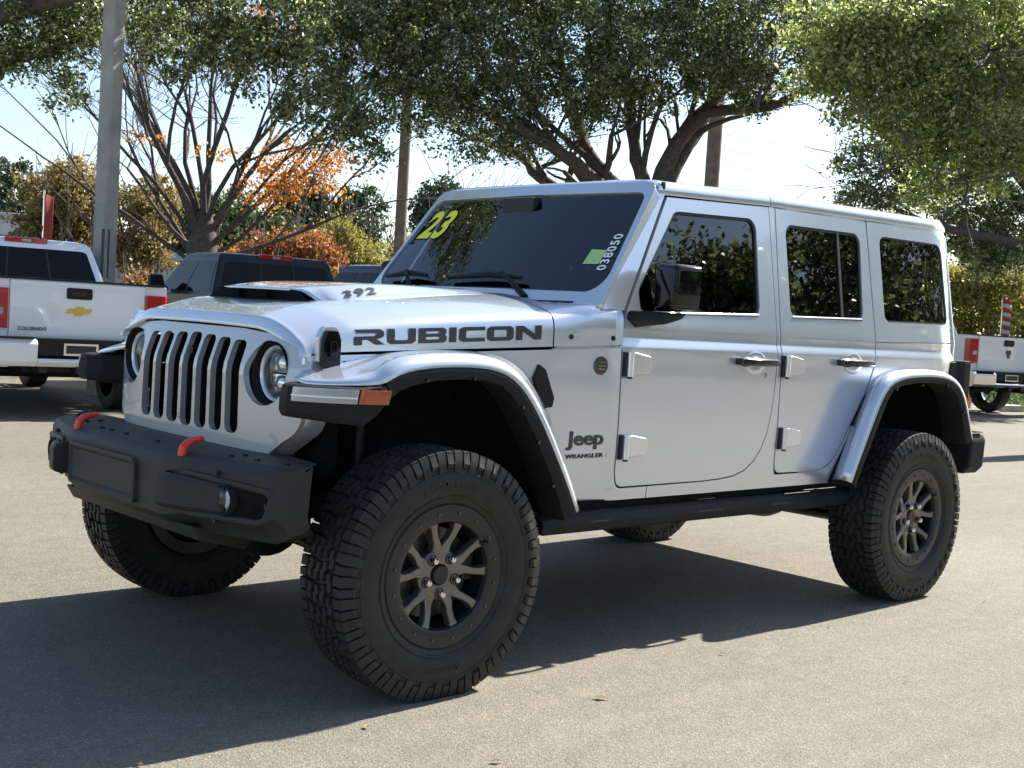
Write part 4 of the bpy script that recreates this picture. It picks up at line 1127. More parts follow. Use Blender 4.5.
mb = MB(); mb.box((1.19, 0, 1.705), (0.04, 0.24, 0.075)); mb.tube([(1.19, 0, 1.73), (1.18, 0, 1.81)], 0.012, 8); mb.build('rear_view_mirror', 'gloss_black', CAR, bevel=0.012)
mb = MB(); mb.box((1.125, 0.0, 1.775), (0.07, 0.20, 0.07)); mb.build('camera_pod', 'interior', CAR, bevel=0.01)
mb = MB(); mb.box((2.4, 0, 1.815), (2.3, 1.24, 0.012)); mb.build('headliner', 'interior', CAR)

# ------------------------------------------------------------------ wheels
TR, TZ = 0.424, 0.411
TY = 0.842
def make_tyre_mesh():
    mb = MB()
    N = 36
    # carcass: (offset outwards, radius)
    half = [(0.092, 0.232), (0.108, 0.244), (0.118, 0.262), (0.125, 0.290), (0.128, 0.318), (0.1265, 0.345), (0.120, 0.370), (0.112, 0.388), (0.102, 0.399), (0.085, 0.4050), (0.045, 0.408)]
    prof = [(-a, r) for a, r in half]+[(0, 0.409)]+half[::-1]
    mb.lathe_y(prof, (0, 0, 0), N*4)
    ctop = len(mb.f)
    def rad(v):    # tread surface radius at lateral offset v
        a = abs(v)
        return 0.4245-0.35*max(0, a-0.02)**2-3.0*max(0, a-0.095)**2
    def block(poly, i, h0=-0.004, sgn=1):
        top = []; bot = []
        c = (sum(p[0] for p in poly)/len(poly), sum(p[1] for p in poly)/len(poly))
        for (u, v) in poly:
            for lst, rr, k in ((top, 0.0, 0.90), (bot, -0.016, 1.02)):
                uu = c[0]+(u-c[0])*k; vv = c[1]+(v-c[1])*k
                an = 2*math.pi*(i+uu)/N; r = rad(vv)+rr
                lst.append((r*math.cos(an), sgn*vv, r*math.sin(an)))
        n = len(poly); base = len(mb.v); mb.v += top+bot
        mb.f.append(tuple(base+k for k in range(n)))
        for k in range(n): mb.f.append((base+k, base+(k+1) % n, base+n+(k+1) % n, base+n+k))
    C1 = [(0.02, -0.033), (0.42, -0.036), (0.52, -0.024), (0.92, -0.022), (0.88, -0.004), (0.46, -0.002), (0.36, -0.016), (0.04, -0.014)]
    C2 = [(0.12, 0.004), (0.52, 0.002), (0.60, 0.014), (1.00, 0.016), (0.97, 0.034), (0.55, 0.036), (0.45, 0.022), (0.10, 0.024)]
    I1 = [(0.06, 0.041), (0.40, 0.040), (0.50, 0.050), (0.86, 0.044), (0.92, 0.060), (0.80, 0.072), (0.42, 0.070), (0.30, 0.060), (0.02, 0.064)]
    S1 = [(0.04, 0.079), (0.36, 0.074), (0.50, 0.080), (0.52, 0.120), (0.03, 0.120)]
    S2 = [(0.58, 0.078), (0.96, 0.080), (0.97, 0.120), (0.60, 0.120)]
    for i in range(N):
        block(C1, i); block(C2, i)
        for sg in (-1, 1):
            off = 0.0 if sg == 1 else 0.45
            block([(u+off, v) for u, v in I1], i, sgn=sg)
            for (pl_, low) in ((S1, 0.352), (S2, 0.368)):
                block([(u+off, v) for u, v in pl_], i, sgn=sg)
                # lug on the shoulder side
                u0 = min(p[0] for p in pl_)+off+0.02; u1 = max(p[0] for p in pl_)+off-0.02
                base = len(mb.v)
                for (v, r) in ((0.1175, rad(0.1175)-0.001), (0.1235, 0.395), (0.1295, low+0.012), (0.1275, low)):
                    for u in (u0, u1):
                        an = 2*math.pi*(i+u+(0.05 if r < 0.38 else 0))/N; mb.v.append((r*math.cos(an), sg*v, r*math.sin(an)))
                for (v, r) in ((0.100, 0.400), (0.112, 0.385), (0.120, low+0.012), (0.122, low-0.002)):
                    for u in (u0, u1):
                        an = 2*math.pi*(i+u+(0.05 if r < 0.38 else 0))/N; mb.v.append((r*math.cos(an), sg*v, r*math.sin(an)))
                for k in range(3):
                    a = base+2*k
                    mb.f.append((a, a+1, a+3, a+2)); mb.f.append((a, a+2, a+10, a+8)); mb.f.append((a+1, a+9, a+11, a+3))
                mb.f.append((base+6, base+7, base+15, base+14))
    # raised rings on the side wall
    for sg in (-1, 1):
        mb.lathe_y([(0.1262, 0.352), (0.1288, 0.350), (0.1290, 0.346), (0.1265, 0.344)], (0, 0, 0), 90, sg)
        mb.lathe_y([(0.1180, 0.262), (0.1220, 0.264), (0.1235, 0.270), (0.1200, 0.272)], (0, 0, 0), 90, sg)
    bm = bmesh.new(); vs = [bm.verts.new(p) for p in mb.v]
    for f in mb.f:
        try: bm.faces.new([vs[k] for k in f])
        except ValueError: pass
    # flatten the contact patch
    for v in bm.verts:
        lim = -TZ+0.0012
        if v.co.z < lim-0.0: v.co.z = lim+(v.co.z-lim)*0.02
    bmesh.ops.recalc_face_normals(bm, faces=bm.faces)
    me = bpy.data.meshes.new('tyre'); bm.to_mesh(me); bm.free()
    return me
def sidewall_text():
    bm = bmesh.new()
    for txt, a0, size, r0 in (('ALL-TERRAIN', 90, 0.036, 0.300), ('LT315/70R17', 270, 0.024, 0.305)):
        me = text_mesh(txt, size, off=0.001, ext=0.0, space=1.15, align='CENTER')
        def fn(u, v, w_):
            an = R(a0)-u/0.31; r = r0+v; 
            d = 0.1262+0.0022+0.0
            return (r*math.cos(an), -(d+0.001*(1-abs(r-0.318)/0.03)), r*math.sin(an))
        map_mesh(me, fn); bm.from_mesh(me); bpy.data.meshes.remove(me)
    me = bpy.data.meshes.new('tyre_lettering'); bm.to_mesh(me); bm.free(); return me
tyre_me = make_tyre_mesh()
def rim_parts(wheel):
    """built for the left side: outwards is -y"""
    D = -0.112   # y of the outer ring face
    mb = MB()
    prof = [(0.085, 0.238), (0.100, 0.243), (0.108, 0.2435), (0.112, 0.240), (0.113, 0.215), (0.111, 0.190), (0.107, 0.184), (0.098, 0.181), (0.04, 0.176), (-0.10, 0.182), (-0.11, 0.23)]
    mb.lathe_y(prof, (0, 0, 0), 72, -1); ring = mb.build('rim_ring', 'ring', wheel, smooth=35)
    mb = MB()
    for k in range(16):
        a = 2*math.pi*(k+0.5)/16
        c = (0.214*math.cos(a), -0.113, 0.214*math.sin(a))
        MB().tube([c, (c[0], -0.1165, c[2])], 0.0052, 8).build('ring_bolt', 'dark_chrome', ring)
    # centre with five forked spokes
    mb = MB()
    n = 40
    mb.lathe_y([(0.060, 0.030), (0.079, 0.036), (0.084, 0.052), (0.083, 0.078), (0.074, 0.088), (0.040, 0.088)], (0, 0, 0), n, -1)
    for k in range(5):
        a0 = 2*math.pi*k/5+R(89)
        for sg in (-1, 1):
            S = []
            for r, w_, y0, da in ((0.055, 0.027, 0.078, 0.20), (0.085, 0.022, 0.083, 0.18), (0.106, 0.0165, 0.087, 0.20), (0.132, 0.0140, 0.092, 0.275), (0.160, 0.0135, 0.098, 0.295), (0.181, 0.020, 0.101, 0.29)):
                an = a0+sg*da
                c = Vector((r*math.cos(an), 0, r*math.sin(an))); t = Vector((-math.sin(an), 0, math.cos(an)))
                S.append([tuple(c+t*w_*q+Vector((0, -(y0-dy), 0))) for q, dy in ((-1.15, 0.030), (-0.95, 0.006), (-0.7, 0.0), (0.7, 0.0), (0.95, 0.006), (1.15, 0.030))])
            mb.loft(S, closed=True, cap=True)
    sp = mb.build('spokes', 'rim', wheel, bevel=0.0015, seg=1, smooth=40)
    mb = MB(); mb.lathe_y([(0.05, 0.0005), (0.0855, 0.0006), (0.0875, 0.020), (0.087, 0.029), (0.084, 0.031), (0.06, 0.031)], (0, 0, 0), 32, -1); mb.build('centre_cap', 'ring', wheel)
    mb = MB(); mbh = MB()
    for k in range(5):
        a = 2*math.pi*k/5+R(54)
        c = (0.0635*math.cos(a), 0, 0.0635*math.sin(a))
        MB().lathe_y([(0.078, 0.0135), (0.100, 0.013), (0.106, 0.010), (0.108, 0.0005)], c, 6, -1).build('lug_nut', 'chrome', wheel, smooth=20)
        MB().lathe_y([(0.0845, 0.020), (0.0860, 0.016), (0.080, 0.0135)], c, 16, -1).build('lug_seat', 'gloss_black', wheel)
    # inner barrel, brake disc and caliper
    mb = MB(); mb.lathe_y([(0.09, 0.178), (-0.09, 0.172), (-0.10, 0.10), (-0.095, 0.02)], (0, 0, 0), 48, -1); mb.build('rim_barrel', 'liner', wheel, smooth=40)
    mb = MB(); mb.lathe_y([(0.030, 0.055), (0.030, 0.155), (0.018, 0.155), (0.018, 0.055)], (0, 0, 0), 48, -1, closed=True); mb.build('brake_disc', 'emblem', wheel, smooth=30)
    mb = MB(); mb.box((0.135, -0.03, 0.03), (0.05, 0.06, 0.13)); mb.build('brake_caliper', 'black_metal', wheel, bevel=0.01)
    mb = MB(); mb.tube([(0.150, -0.095, 0.098), (0.164, -0.122, 0.107)], 0.006, 8); mb.build('valve_stem', 'gloss_black', wheel)
def wheel_empty(x, y, st, spin):
    wv = bpy.data.objects.new('wheel', None); COL.objects.link(wv); wv.parent = CAR
    wv.location = (x, y, TZ)
    wv.rotation_euler = (0, 0, st)
    return wv
w0 = wheel_empty(0.0, -TY, R(-1.3), 0)
link('tyre', tyre_me, 'rubber', w0, 30)
tl_o = link('tyre_lettering', sidewall_text(), 'rubber', w0, 0)
rim_parts(w0)
bpy.context.view_layer.update()
def copy_tree(o, parent):
    c = o.copy(); COL.objects.link(c); c.parent = parent
    for ch in list(o.children): copy_tree(ch, c)
    return c
for (x, y, st) in ((WB, -TY, 0.0), (0.0, TY, math.pi+R(-1.3)), (WB, TY, math.pi)):
    c = copy_tree(w0, CAR); c.location = (x, y, TZ); c.rotation_euler = (0, 0, st)
# parts were modelled in world coordinates: shift the car's children back by its origin
for ch in CAR.children:
    if ch.name.split('.')[0] == 'wheel': ch.location.x -= CAR.location.x
    else: ch.location = -CAR.location

# ------------------------------------------------------------------ trucks parked behind
def pickup(label, body, cat, loc, heading, group, kind):
    """local x forward, tailgate at x=0, y to the left, z up"""
    t = empty('pickup_truck', label, cat, (loc[0], loc[1], 0), heading, group)
    W = kind.get('w', 0.92); zt = kind.get('zt', 1.36); zb = 0.62; L = kind.get('bed', 1.75); CL = kind.get('cab', 2.0); HL = 1.45
    roof = kind.get('roof', 1.84); zbelt = zt-0.02; wr = kind.get('wr', 0.40); AX = kind.get('ax', 1.05); FX = L+CL+0.55
    total = L+CL+HL
    def arch(cx, r, n=10): return [(cx+r*math.cos(a), wr+r*math.sin(a)) for a in np.linspace(math.pi*0.98, 0.02*math.pi, n)]
    poly = [(0.02, zb)]+arch(AX, wr+0.08)+arch(FX, wr+0.08)+[(total, 0.50), (total+0.03, 0.95), (total-0.08, 1.12), (L+CL+0.20, 1.24), (L+CL-0.1, zbelt), (L+0.02, zbelt), (L+0.02, zbelt), (0.02, zt)]
    for s in (-1, 1):
        mb = MB(); mb.prism(poly, s*(W-0.10), s*W); mb.build('side_panel', body, t, bevel=0.018, seg=3)
        mb = MB()
        for cx in (AX, FX): mb.loft([[(x, s*(W+0.004-d), z) for x, z in arch(cx, wr+0.08-e, 14)] for d, e in ((0, -0.03), (0, 0.0), (0.3, 0.0))])
        mb.build('arch_liner', 'liner', t)
    # bed floor, cab floor, bonnet
    mb = MB(); mb.box((L/2, 0, 0.84), (L, 2*W-0.1, 0.06)); mb.box((L-0.02, 0, 1.05), (0.05, 2*W-0.2, 0.5)); mb.build('bed', 'liner', t)
    mb = MB(); mb.box((L+CL/2, 0, 0.80), (CL+0.3, 2*W-0.15, 0.55)); mb.build('floor_pan', 'interior', t)
    mb = MB(); mb.loft([[(x, y*W, z-0.03*abs(y)**4) for y in (-1, -0.9, -0.5, 0, 0.5, 0.9, 1)] for x, z in ((L+CL-0.15, 1.27), (L+CL+0.2, 1.25), (total-0.15, 1.15), (total+0.02, 1.0), (total+0.03, 0.6))]); mb.build('bonnet', body, t)
    # tailgate
    tw = kind.get('tw', 0.70)
    mb = MB(); mb.loft([[(x, y, z) for x, z in ((0.03, zb+0.16), (-0.012, zb+0.17), (-0.024, zb+0.26), (-0.020, zt-0.10), (-0.030, zt-0.02), (-0.015, zt+0.004), (0.03, zt+0.004))] for y in (-tw, -tw+0.01, tw-0.01, tw)], closed=True, cap=True)
    tg = mb.build('tailgate', body, t, bevel=0.010, seg=3)
    mb = MB(); mb.box((0.0, 0, zt+0.010), (0.07, 2*W-0.06, 0.018)); mb.build('tailgate_cap', 'plastic', tg, bevel=0.004)
    hz = zt-0.115
    mb = MB(); mb.prism(roundpoly([(-0.125, hz-0.055, 0.02), (0.125, hz-0.055, 0.02), (0.125, hz+0.055, 0.02), (-0.125, hz+0.055, 0.02)]), -0.036, -0.015, 'x'); hh = mb.build('tailgate_handle', 'plastic', tg, bevel=0.004)
    mb = MB(); mb.prism(roundpoly([(-0.07, hz-0.028, 0.012), (0.085, hz-0.028, 0.012), (0.085, hz+0.022, 0.012), (-0.07, hz+0.022, 0.012)]), -0.040, -0.034, 'x'); mb.build('handle_pull', 'gloss_black', hh, bevel=0.002)
    # boxes beside the tailgate and lamps
    for s in (-1, 1):
        mb = MB(); mb.box((0.02, s*(tw+W)/2, (zb+zt)/2), (0.05, W-tw-0.006, zt-zb)); mb.build('bed_corner', body, t, bevel=0.012)
        lz0, lz1 = kind.get('lamp', (zt-0.48, zt-0.09))
        mb = MB(); mb.loft([[(x, s*y, z) for x, y in ((-0.022, tw+0.012), (-0.030, tw+0.03), (-0.024, W-0.02), (0.0, W+0.006), (0.10, W+0.010), (0.10, tw+0.05), (0.02, tw+0.012))] for z in (lz0, lz0+0.02, lz1-0.02, lz1)], closed=True, cap=True)
        lm = mb.build('tail_lamp', 'red_lens', t, bevel=0.006)
        mb = MB(); mb.box((-0.032, s*(tw+W)/2, (lz0+lz1)/2-0.03), (0.008, (W-tw)*0.5, 0.07)); mb.build('reverse_lamp', 'clear_lens', lm, bevel=0.002)
    # bumper
    bc = kind.get('bumper', body)
    mb = MB()
    for s in (-1, 1):
        mb.loft([[(x, s*y, z) for x, z in ((0.0, 0.80), (-0.13, 0.79), (-0.17, 0.74), (-0.16, 0.57), (-0.12, 0.52), (0.0, 0.52))] for y in ((0.42, 0.50, W-0.10, W-0.02, W) )], closed=True, cap=True)
    mb.loft([[(x, y, z) for x, z in ((0.0, 0.60), (-0.14, 0.60), (-0.17, 0.57), (-0.12, 0.52), (0.0, 0.52))] for y in (-0.42, 0.42)], closed=True, cap=True)
    bp = mb.build('rear_bumper', bc, t, bevel=0.012)
    mb = MB(); mb.box((-0.07, 0, 0.715), (0.13, 0.86, 0.165)); mb.build('bumper_step', 'plastic', bp, bevel=0.01)
    mb = MB()
    for s in (-1, 1): mb.box((-0.10, s*0.66, 0.800), (0.15, 0.44, 0.012))
    mb.build('top_strip', 'plastic', bp, bevel=0.004)
    mb = MB(); mb.box((-0.14, 0.0, 0.695), (0.012, 0.34, 0.12)); pf = mb.build('plate_frame', 'chrome', bp, bevel=0.003)
    mb = MB(); mb.box((-0.148, 0.0, 0.695), (0.008, 0.29, 0.08)); mb.build('plate', 'plate', pf)
    mb = MB(); mb.box((-0.02, 0, 0.50), (0.22, 0.08, 0.08)); mb.box((0.6, 0.35, 0.52), (1.4, 0.08, 0.12)); mb.box((0.6, -0.35, 0.52), (1.4, 0.08, 0.12)); mb.box((0.5, 0, 0.55), (0.5, 0.9, 0.2)); mb.tube([(-0.02, -0.55, 0.45), (1.2, -0.5, 0.45)], 0.04, 10); mb.tube([(AX, -W+0.1, wr), (AX, W-0.1, wr)], 0.05, 10)
    mb.build('chassis', 'black_metal', t)
    # cab
    wb_, wt = W-0.04, W-0.20
    x0, x1 = L+0.10, L+CL
    def ring(z, a, b_, w_): return [(a, -w_, z), (b_, -w_, z), (b_, w_, z), (a, w_, z)]
    rw0, rw1 = x0, x0+0.16      # rear glass plane leans forward
    S = [ring(zbelt-0.05, x0-0.02, x1+0.05, wb_), ring(zbelt+0.0, x0-0.01, x1-0.02, wb_), ring(roof-0.07, x0+0.13, x1-0.62, wt+0.02), ring(roof-0.02, x0+0.17, x1-0.68, wt-0.02), ring(roof, x0+0.28, x1-0.80, wt-0.12)]
    mb = MB(); mb.loft(S, closed=True, cap=True); cb = mb.build('cab', body, t, bevel=0.03, seg=3)
    def lerp(a, b_, k): return tuple(a[i]+(b_[i]-a[i])*k for i in range(3))
    A = [(x0-0.01, -wb_, zbelt), (x0-0.01, wb_, zbelt), (x0+0.13, wt+0.02, roof-0.07), (x0+0.13, -wt-0.02, roof-0.07)]
    def quad_in(Q, u0, u1, v0, v1, push):
        n = (Vector(Q[1])-Vector(Q[0])).cross(Vector(Q[3])-Vector(Q[0])).normalized()
        c = sum((Vector(q) for q in Q), Vector())/4; cc = Vector(((x0+x1)/2, 0, 1.5))
        if n.dot(c-cc) < 0: n = -n
        P = lambda u, v: Vector(lerp(lerp(Q[0], Q[1], u), lerp(Q[3], Q[2], u), v))
        pts2 = roundpoly([(u0, v0, 0.04), (u1, v0, 0.04), (u1, v1, 0.06), (u0, v1, 0.06)], 4)
        return [P(u, v)+n*push for u, v in pts2], [P(u, v)-n*0.02 for u, v in pts2]
    f, b_ = quad_in(A, 0.055, 0.945, 0.07, 0.90, 0.004)
    mb = MB(); mb.loft([f, b_], closed=True, cap=True); rgl = mb.build('rear_window', 'dark_glass', cb, smooth=0)
    for u in (0.36, 0.64):
        f, b_ = quad_in(A, u-0.006, u+0.006, 0.07, 0.90, 0.008); MB().loft([f, b_], closed=True, cap=True).build('window_bar', 'seal', rgl)
    for s in (-1, 1):
        Bq = [(x0-0.01, s*wb_, zbelt), (x1-0.02, s*wb_, zbelt), (x1-0.62, s*(wt+0.02), roof-0.07), (x0+0.13, s*(wt+0.02), roof-0.07)]
        f, b_ = quad_in(Bq, 0.05, 0.46, 0.07, 0.90, 0.004); f2, b2 = quad_in(Bq, 0.50, 0.97, 0.07, 0.90, 0.004)
        mb = MB(); mb.loft([f, b_], closed=True, cap=True); mb.build('side_window', 'dark_glass', cb, smooth=0)
        mb = MB(); mb.loft([f2, b2], closed=True, cap=True); mb.build('side_window', 'dark_glass', cb, smooth=0)
        mb = MB(); mb.loft([[(x1-0.52+k*0.02, s*(W+dy), zbelt+z) for dy, z in ((-0.02, 0.03), (0.20, 0.03), (0.23, 0.06), (0.23, 0.20), (0.20, 0.23), (0.06, 0.23), (0.03, 0.10), (-0.02, 0.07))] for k in (0, 5)], closed=True, cap=True); mb.build('side_mirror', 'plastic', cb, bevel=0.015)
        for dx in (0.55, 1.25):
            mb = MB(); mb.box((x0+dx, s*(W+0.012), zbelt-0.16), (0.16, 0.03, 0.03)); mb.build('door_handle', 'plastic', t, bevel=0.006)
    Cq = [(x1-0.02, -wb_, zbelt), (x1-0.02, wb_, zbelt), (x1-0.62, wt+0.02, roof-0.07), (x1-0.62, -wt-0.02, roof-0.07)]
    f, b_ = quad_in(Cq, 0.04, 0.96, 0.04, 0.94, 0.004); mb = MB(); mb.loft([f, b_], closed=True, cap=True); mb.build('windscreen', 'dark_glass', cb, smooth=0)
    mb = MB(); mb.box((x0+0.165, 0, roof-0.026), (0.06, 0.46, 0.06)); bl = mb.build('brake_light', 'red_lens', cb, bevel=0.008)
    mb = MB(); mb.box((x0+0.150, 0, roof-0.028), (0.04, 0.10, 0.028)); mb.build('cargo_lamp', 'clear_lens', bl, bevel=0.003)
    mb = MB(); mb.tube([(x0+0.5, -0.25, roof-0.01), (x0+0.5, -0.25, roof+0.03)], 0.05, 10); mb.tube([(x0+0.5, -0.25, roof+0.02), (x0+0.42, -0.25, roof+0.16)], 0.008, 6); mb.build('aerial', 'gloss_black', cb)
    # wheels
    for cx in (AX, FX):
        for s in (-1, 1):
            wv = bpy.data.objects.new('wheel', None); COL.objects.link(wv); wv.parent = t; wv.location = (cx, s*(W-0.13), wr)
            mb = MB(); mb.lathe_y([(-0.11, wr-0.14), (-0.125, wr-0.06), (-0.11, wr-0.012), (-0.08, wr), (0.08, wr), (0.11, wr-0.012), (0.125, wr-0.06), (0.11, wr-0.14)], (0, 0, 0), 40, s); mb.build('tyre', 'rubber', wv)
            mb = MB(); mb.lathe_y([(0.105, wr-0.135), (0.10, wr-0.16), (0.03, wr-0.17)], (0, 0, 0), 40, s); mb.lathe_y([(0.09, 0.002), (0.09, 0.07), (0.06, 0.08), (-0.08, 0.09)], (0, 0, 0), 24, s)
            for k in range(6):
                a = k*math.pi/3; mb.loft([[((r*math.cos(a)-w_*math.sin(a)), s*yy, r*math.sin(a)+w_*math.cos(a)) for w_, yy in ((-0.035, 0.07), (-0.02, 0.092), (0.02, 0.092), (0.035, 0.07))] for r in (0.05, wr-0.15)])
            mb.build('rim', 'clear_lens' if body == 'white_paint' else 'rim', wv)
    if kind.get('emblem') == 'cross':
        mb = MB(); z0 = hz-0.17
        sk_ = lambda y, z: (y*-1.0, z)
        P = [(-0.135, -0.028), (-0.045, -0.028), (-0.050, -0.052), (0.030, -0.052), (0.042, -0.028), (0.118, -0.028), (0.140, 0.022), (0.050, 0.022), (0.055, 0.046), (-0.028, 0.046), (-0.040, 0.022), (-0.118, 0.022)]
        mb.prism([(-y*0.92, z0+z*0.92) for y, z in P], -0.034, -0.020, 'x'); mb.build('emblem', 'gold', tg, bevel=0.003)
    if kind.get('emblem') == 'head':
        mb = MB(); z0 = hz-0.20
        mb.prism([(0.0, z0+0.07), (0.055, z0+0.075), (0.062, z0+0.03), (0.035, z0-0.02), (0.015, z0-0.075), (-0.015, z0-0.075), (-0.035, z0-0.02), (-0.062, z0+0.03), (-0.055, z0+0.075)], -0.038, -0.020, 'x')
        mb.build('emblem', 'dark_chrome', tg, bevel=0.004)
    if kind.get('badge'):
        me = text_mesh(kind['badge'], 0.045, off=0.001, ext=0.002, space=1.1)
        map_mesh(me, lambda u, v, w_: (-0.030-w_, tw-0.08-u, zb+0.25+v)); link('badge', me, 'emblem', tg, 0)
    return t
ROW = R(76)
pickup('white pickup truck at the left edge with a gold cross-shaped emblem on its tailgate', 'white_paint', 'pickup truck', (2.56, 8.00), R(84), 'pickups parked in a row', dict(w=0.90, tw=0.66, emblem='cross', badge='COLORADO', bed=1.70, roof=1.83, zt=1.36, wr=0.39))
pickup('black crew-cab pickup truck with red brake light on its roof, behind the silver car bonnet', 'black_paint', 'pickup truck', (5.72, 7.86), R(84), 'pickups parked in a row', dict(w=0.95, tw=0.72, bed=1.75, roof=1.87, zt=1.34, wr=0.40))
pickup('dark blue pickup truck mostly hidden behind the silver car windshield', 'navy_paint', 'pickup truck', (8.10, 7.7), R(84), 'pickups parked in a row', dict(w=0.95, tw=0.72, bed=1.75, roof=1.88, zt=1.34, wr=0.40))
pickup('white pickup truck at the right edge with a chrome bumper and dark head-shaped emblem', 'white_paint', 'pickup truck', (19.2, 6.55), ROW, 'pickups parked in a row', dict(w=0.98, tw=0.76, emblem='head', bumper='chrome', bed=1.9, roof=1.92, zt=1.43, wr=0.41, lamp=(0.93, 1.37)))

# ------------------------------------------------------------------ vegetation
def leaf_mat(name, c1, c2, trans=0.35, rough=0.5, p0=0.0, spec=0.45):
    m = bpy.data.materials.new(name); m.use_nodes = True; t = m.node_tree; b = t.nodes['Principled BSDF']
    g = t.nodes.new('ShaderNodeNewGeometry'); r = t.nodes.new('ShaderNodeValToRGB')
    r.color_ramp.elements[0].color = (*c1, 1); r.color_ramp.elements[1].color = (*c2, 1); r.color_ramp.elements[0].position = p0
    t.links.new(g.outputs['Random Per Island'], r.inputs[0]); t.links.new(r.outputs[0], b.inputs['Base Color'])
    b.inputs['Roughness'].default_value = rough; b.inputs['Specular IOR Level'].default_value = spec
    tl = t.nodes.new('ShaderNodeBsdfTranslucent'); mx = t.nodes.new('ShaderNodeMixShader'); mx.inputs[0].default_value = trans
    hs = t.nodes.new('ShaderNodeHueSaturation'); hs.inputs['Value'].default_value = 1.6; hs.inputs['Saturation'].default_value = 1.1
    t.links.new(r.outputs[0], hs.inputs['Color']); t.links.new(hs.outputs[0], tl.inputs[0])
    t.links.new(b.outputs[0], mx.inputs[1]); t.links.new(tl.outputs[0], mx.inputs[2]); t.links.new(mx.outputs[0], t.nodes['Material Output'].inputs[0])
    return m
M['oak'] = leaf_mat('live_oak_leaf', (0.052, 0.070, 0.028), (0.42, 0.48, 0.22), 0.48, 0.26, 0.45, 0.8)  # a bright share of leaves has sunlit glints put into the colour
M['oak_sunlit'] = leaf_mat('live_oak_leaf_sunlit', (0.13, 0.155, 0.050), (0.54, 0.58, 0.26), 0.52, 0.28, 0.35, 0.8)  # lighter copy of the oak leaf with sunlight put into its colour
M['orange'] = leaf_mat('autumn_orange_leaf', (0.40, 0.16, 0.06), (0.60, 0.32, 0.10), 0.45)
M['red'] = leaf_mat('autumn_red_leaf', (0.28, 0.09, 0.05), (0.36, 0.22, 0.08), 0.35)
M['olive'] = leaf_mat('yellowing_leaf', (0.13, 0.12, 0.05), (0.34, 0.24, 0.09), 0.35)
M['yellow_leaf'] = leaf_mat('yellow_leaf', (0.15, 0.16, 0.05), (0.34, 0.29, 0.08), 0.4)
M['green'] = leaf_mat('green_leaf', (0.03, 0.055, 0.02), (0.09, 0.12, 0.04), 0.3)
M['pine'] = leaf_mat('pine_needle', (0.03, 0.05, 0.025), (0.07, 0.10, 0.045), 0.2)
M['brown_leaf'] = leaf_mat('dry_brown_leaf', (0.20, 0.12, 0.06), (0.32, 0.20, 0.09), 0.3)
def bark(name, c, sc_=14):
    m = simple(name, c, 0.92, noise=0.45, nscale=sc_, bump=1.0, bscale=sc_*2.2); return m
M['bark'] = bark('grey_brown_bark', (0.075, 0.064, 0.054))
M['bark_dark'] = bark('oak_bark', (0.085, 0.070, 0.056))
M['twig'] = bark('twig_bark', (0.16, 0.125, 0.10), 30)

def leaves(name, pts, size, mat, parent, up=0.2, elong=1.8):
    """pts (n,3): one small folded diamond per point"""
    n = len(pts)
    if n == 0: return None
    d = rng.normal(size=(n, 3)); d /= np.linalg.norm(d, axis=1)[:, None]
    e = rng.normal(size=(n, 3)); e[:, 2] += up; e -= d*np.sum(e*d, 1)[:, None]; e /= np.linalg.norm(e, axis=1)[:, None]
    s_ = size*(0.65+0.7*rng.random(n))[:, None]
    a = pts+d*s_*elong*0.5; b = pts+e*s_*0.5; c = pts-d*s_*elong*0.5; f = pts-e*s_*0.5
    v = np.stack([a, b, c, f], 1).reshape(-1, 3)
    me = bpy.data.meshes.new(name)
    me.vertices.add(4*n); me.vertices.foreach_set('co', v.astype(np.float32).ravel())
    me.loops.add(4*n); me.loops.foreach_set('vertex_index', np.arange(4*n, dtype=np.int32))
    me.polygons.add(n); me.polygons.foreach_set('loop_start', np.arange(0, 4*n, 4, dtype=np.int32)); me.polygons.foreach_set('loop_total', np.full(n, 4, dtype=np.int32))
    me.update(calc_edges=True)
    me.materials.append(M[mat]); o = bpy.data.objects.new(name, me); COL.objects.link(o)
    if parent: o.parent = parent
    return o

def clump_points(clumps, n, sub_r=0.28, subs=None, fill=0.55):
    """clumps: (centre, radii); points gathered in sub-clumps spread through each clump"""
    out = []; vol = np.array([r[0]*r[1]*r[2] for c, r in clumps])**0.72; vol = vol/vol.sum()
    for (c, r), f in zip(clumps, vol):
        k = max(6, int(n*f)); ns = max(4, int(k/ (subs or 90)))
        u = rng.normal(size=(ns, 3)); u /= np.linalg.norm(u, axis=1)[:, None]; rad = rng.random(ns)**(1/2.4)
        cen = np.array(c)+u*rad[:, None]*np.array(r)
        idx = rng.integers(0, ns, k); sr = sub_r*(0.5+1.0*rng.random(ns))
        off = rng.normal(size=(k, 3))*0.5; off[:, 2] *= 0.75
        out.append(cen[idx]+off*sr[idx][:, None])
    return np.concatenate(out)

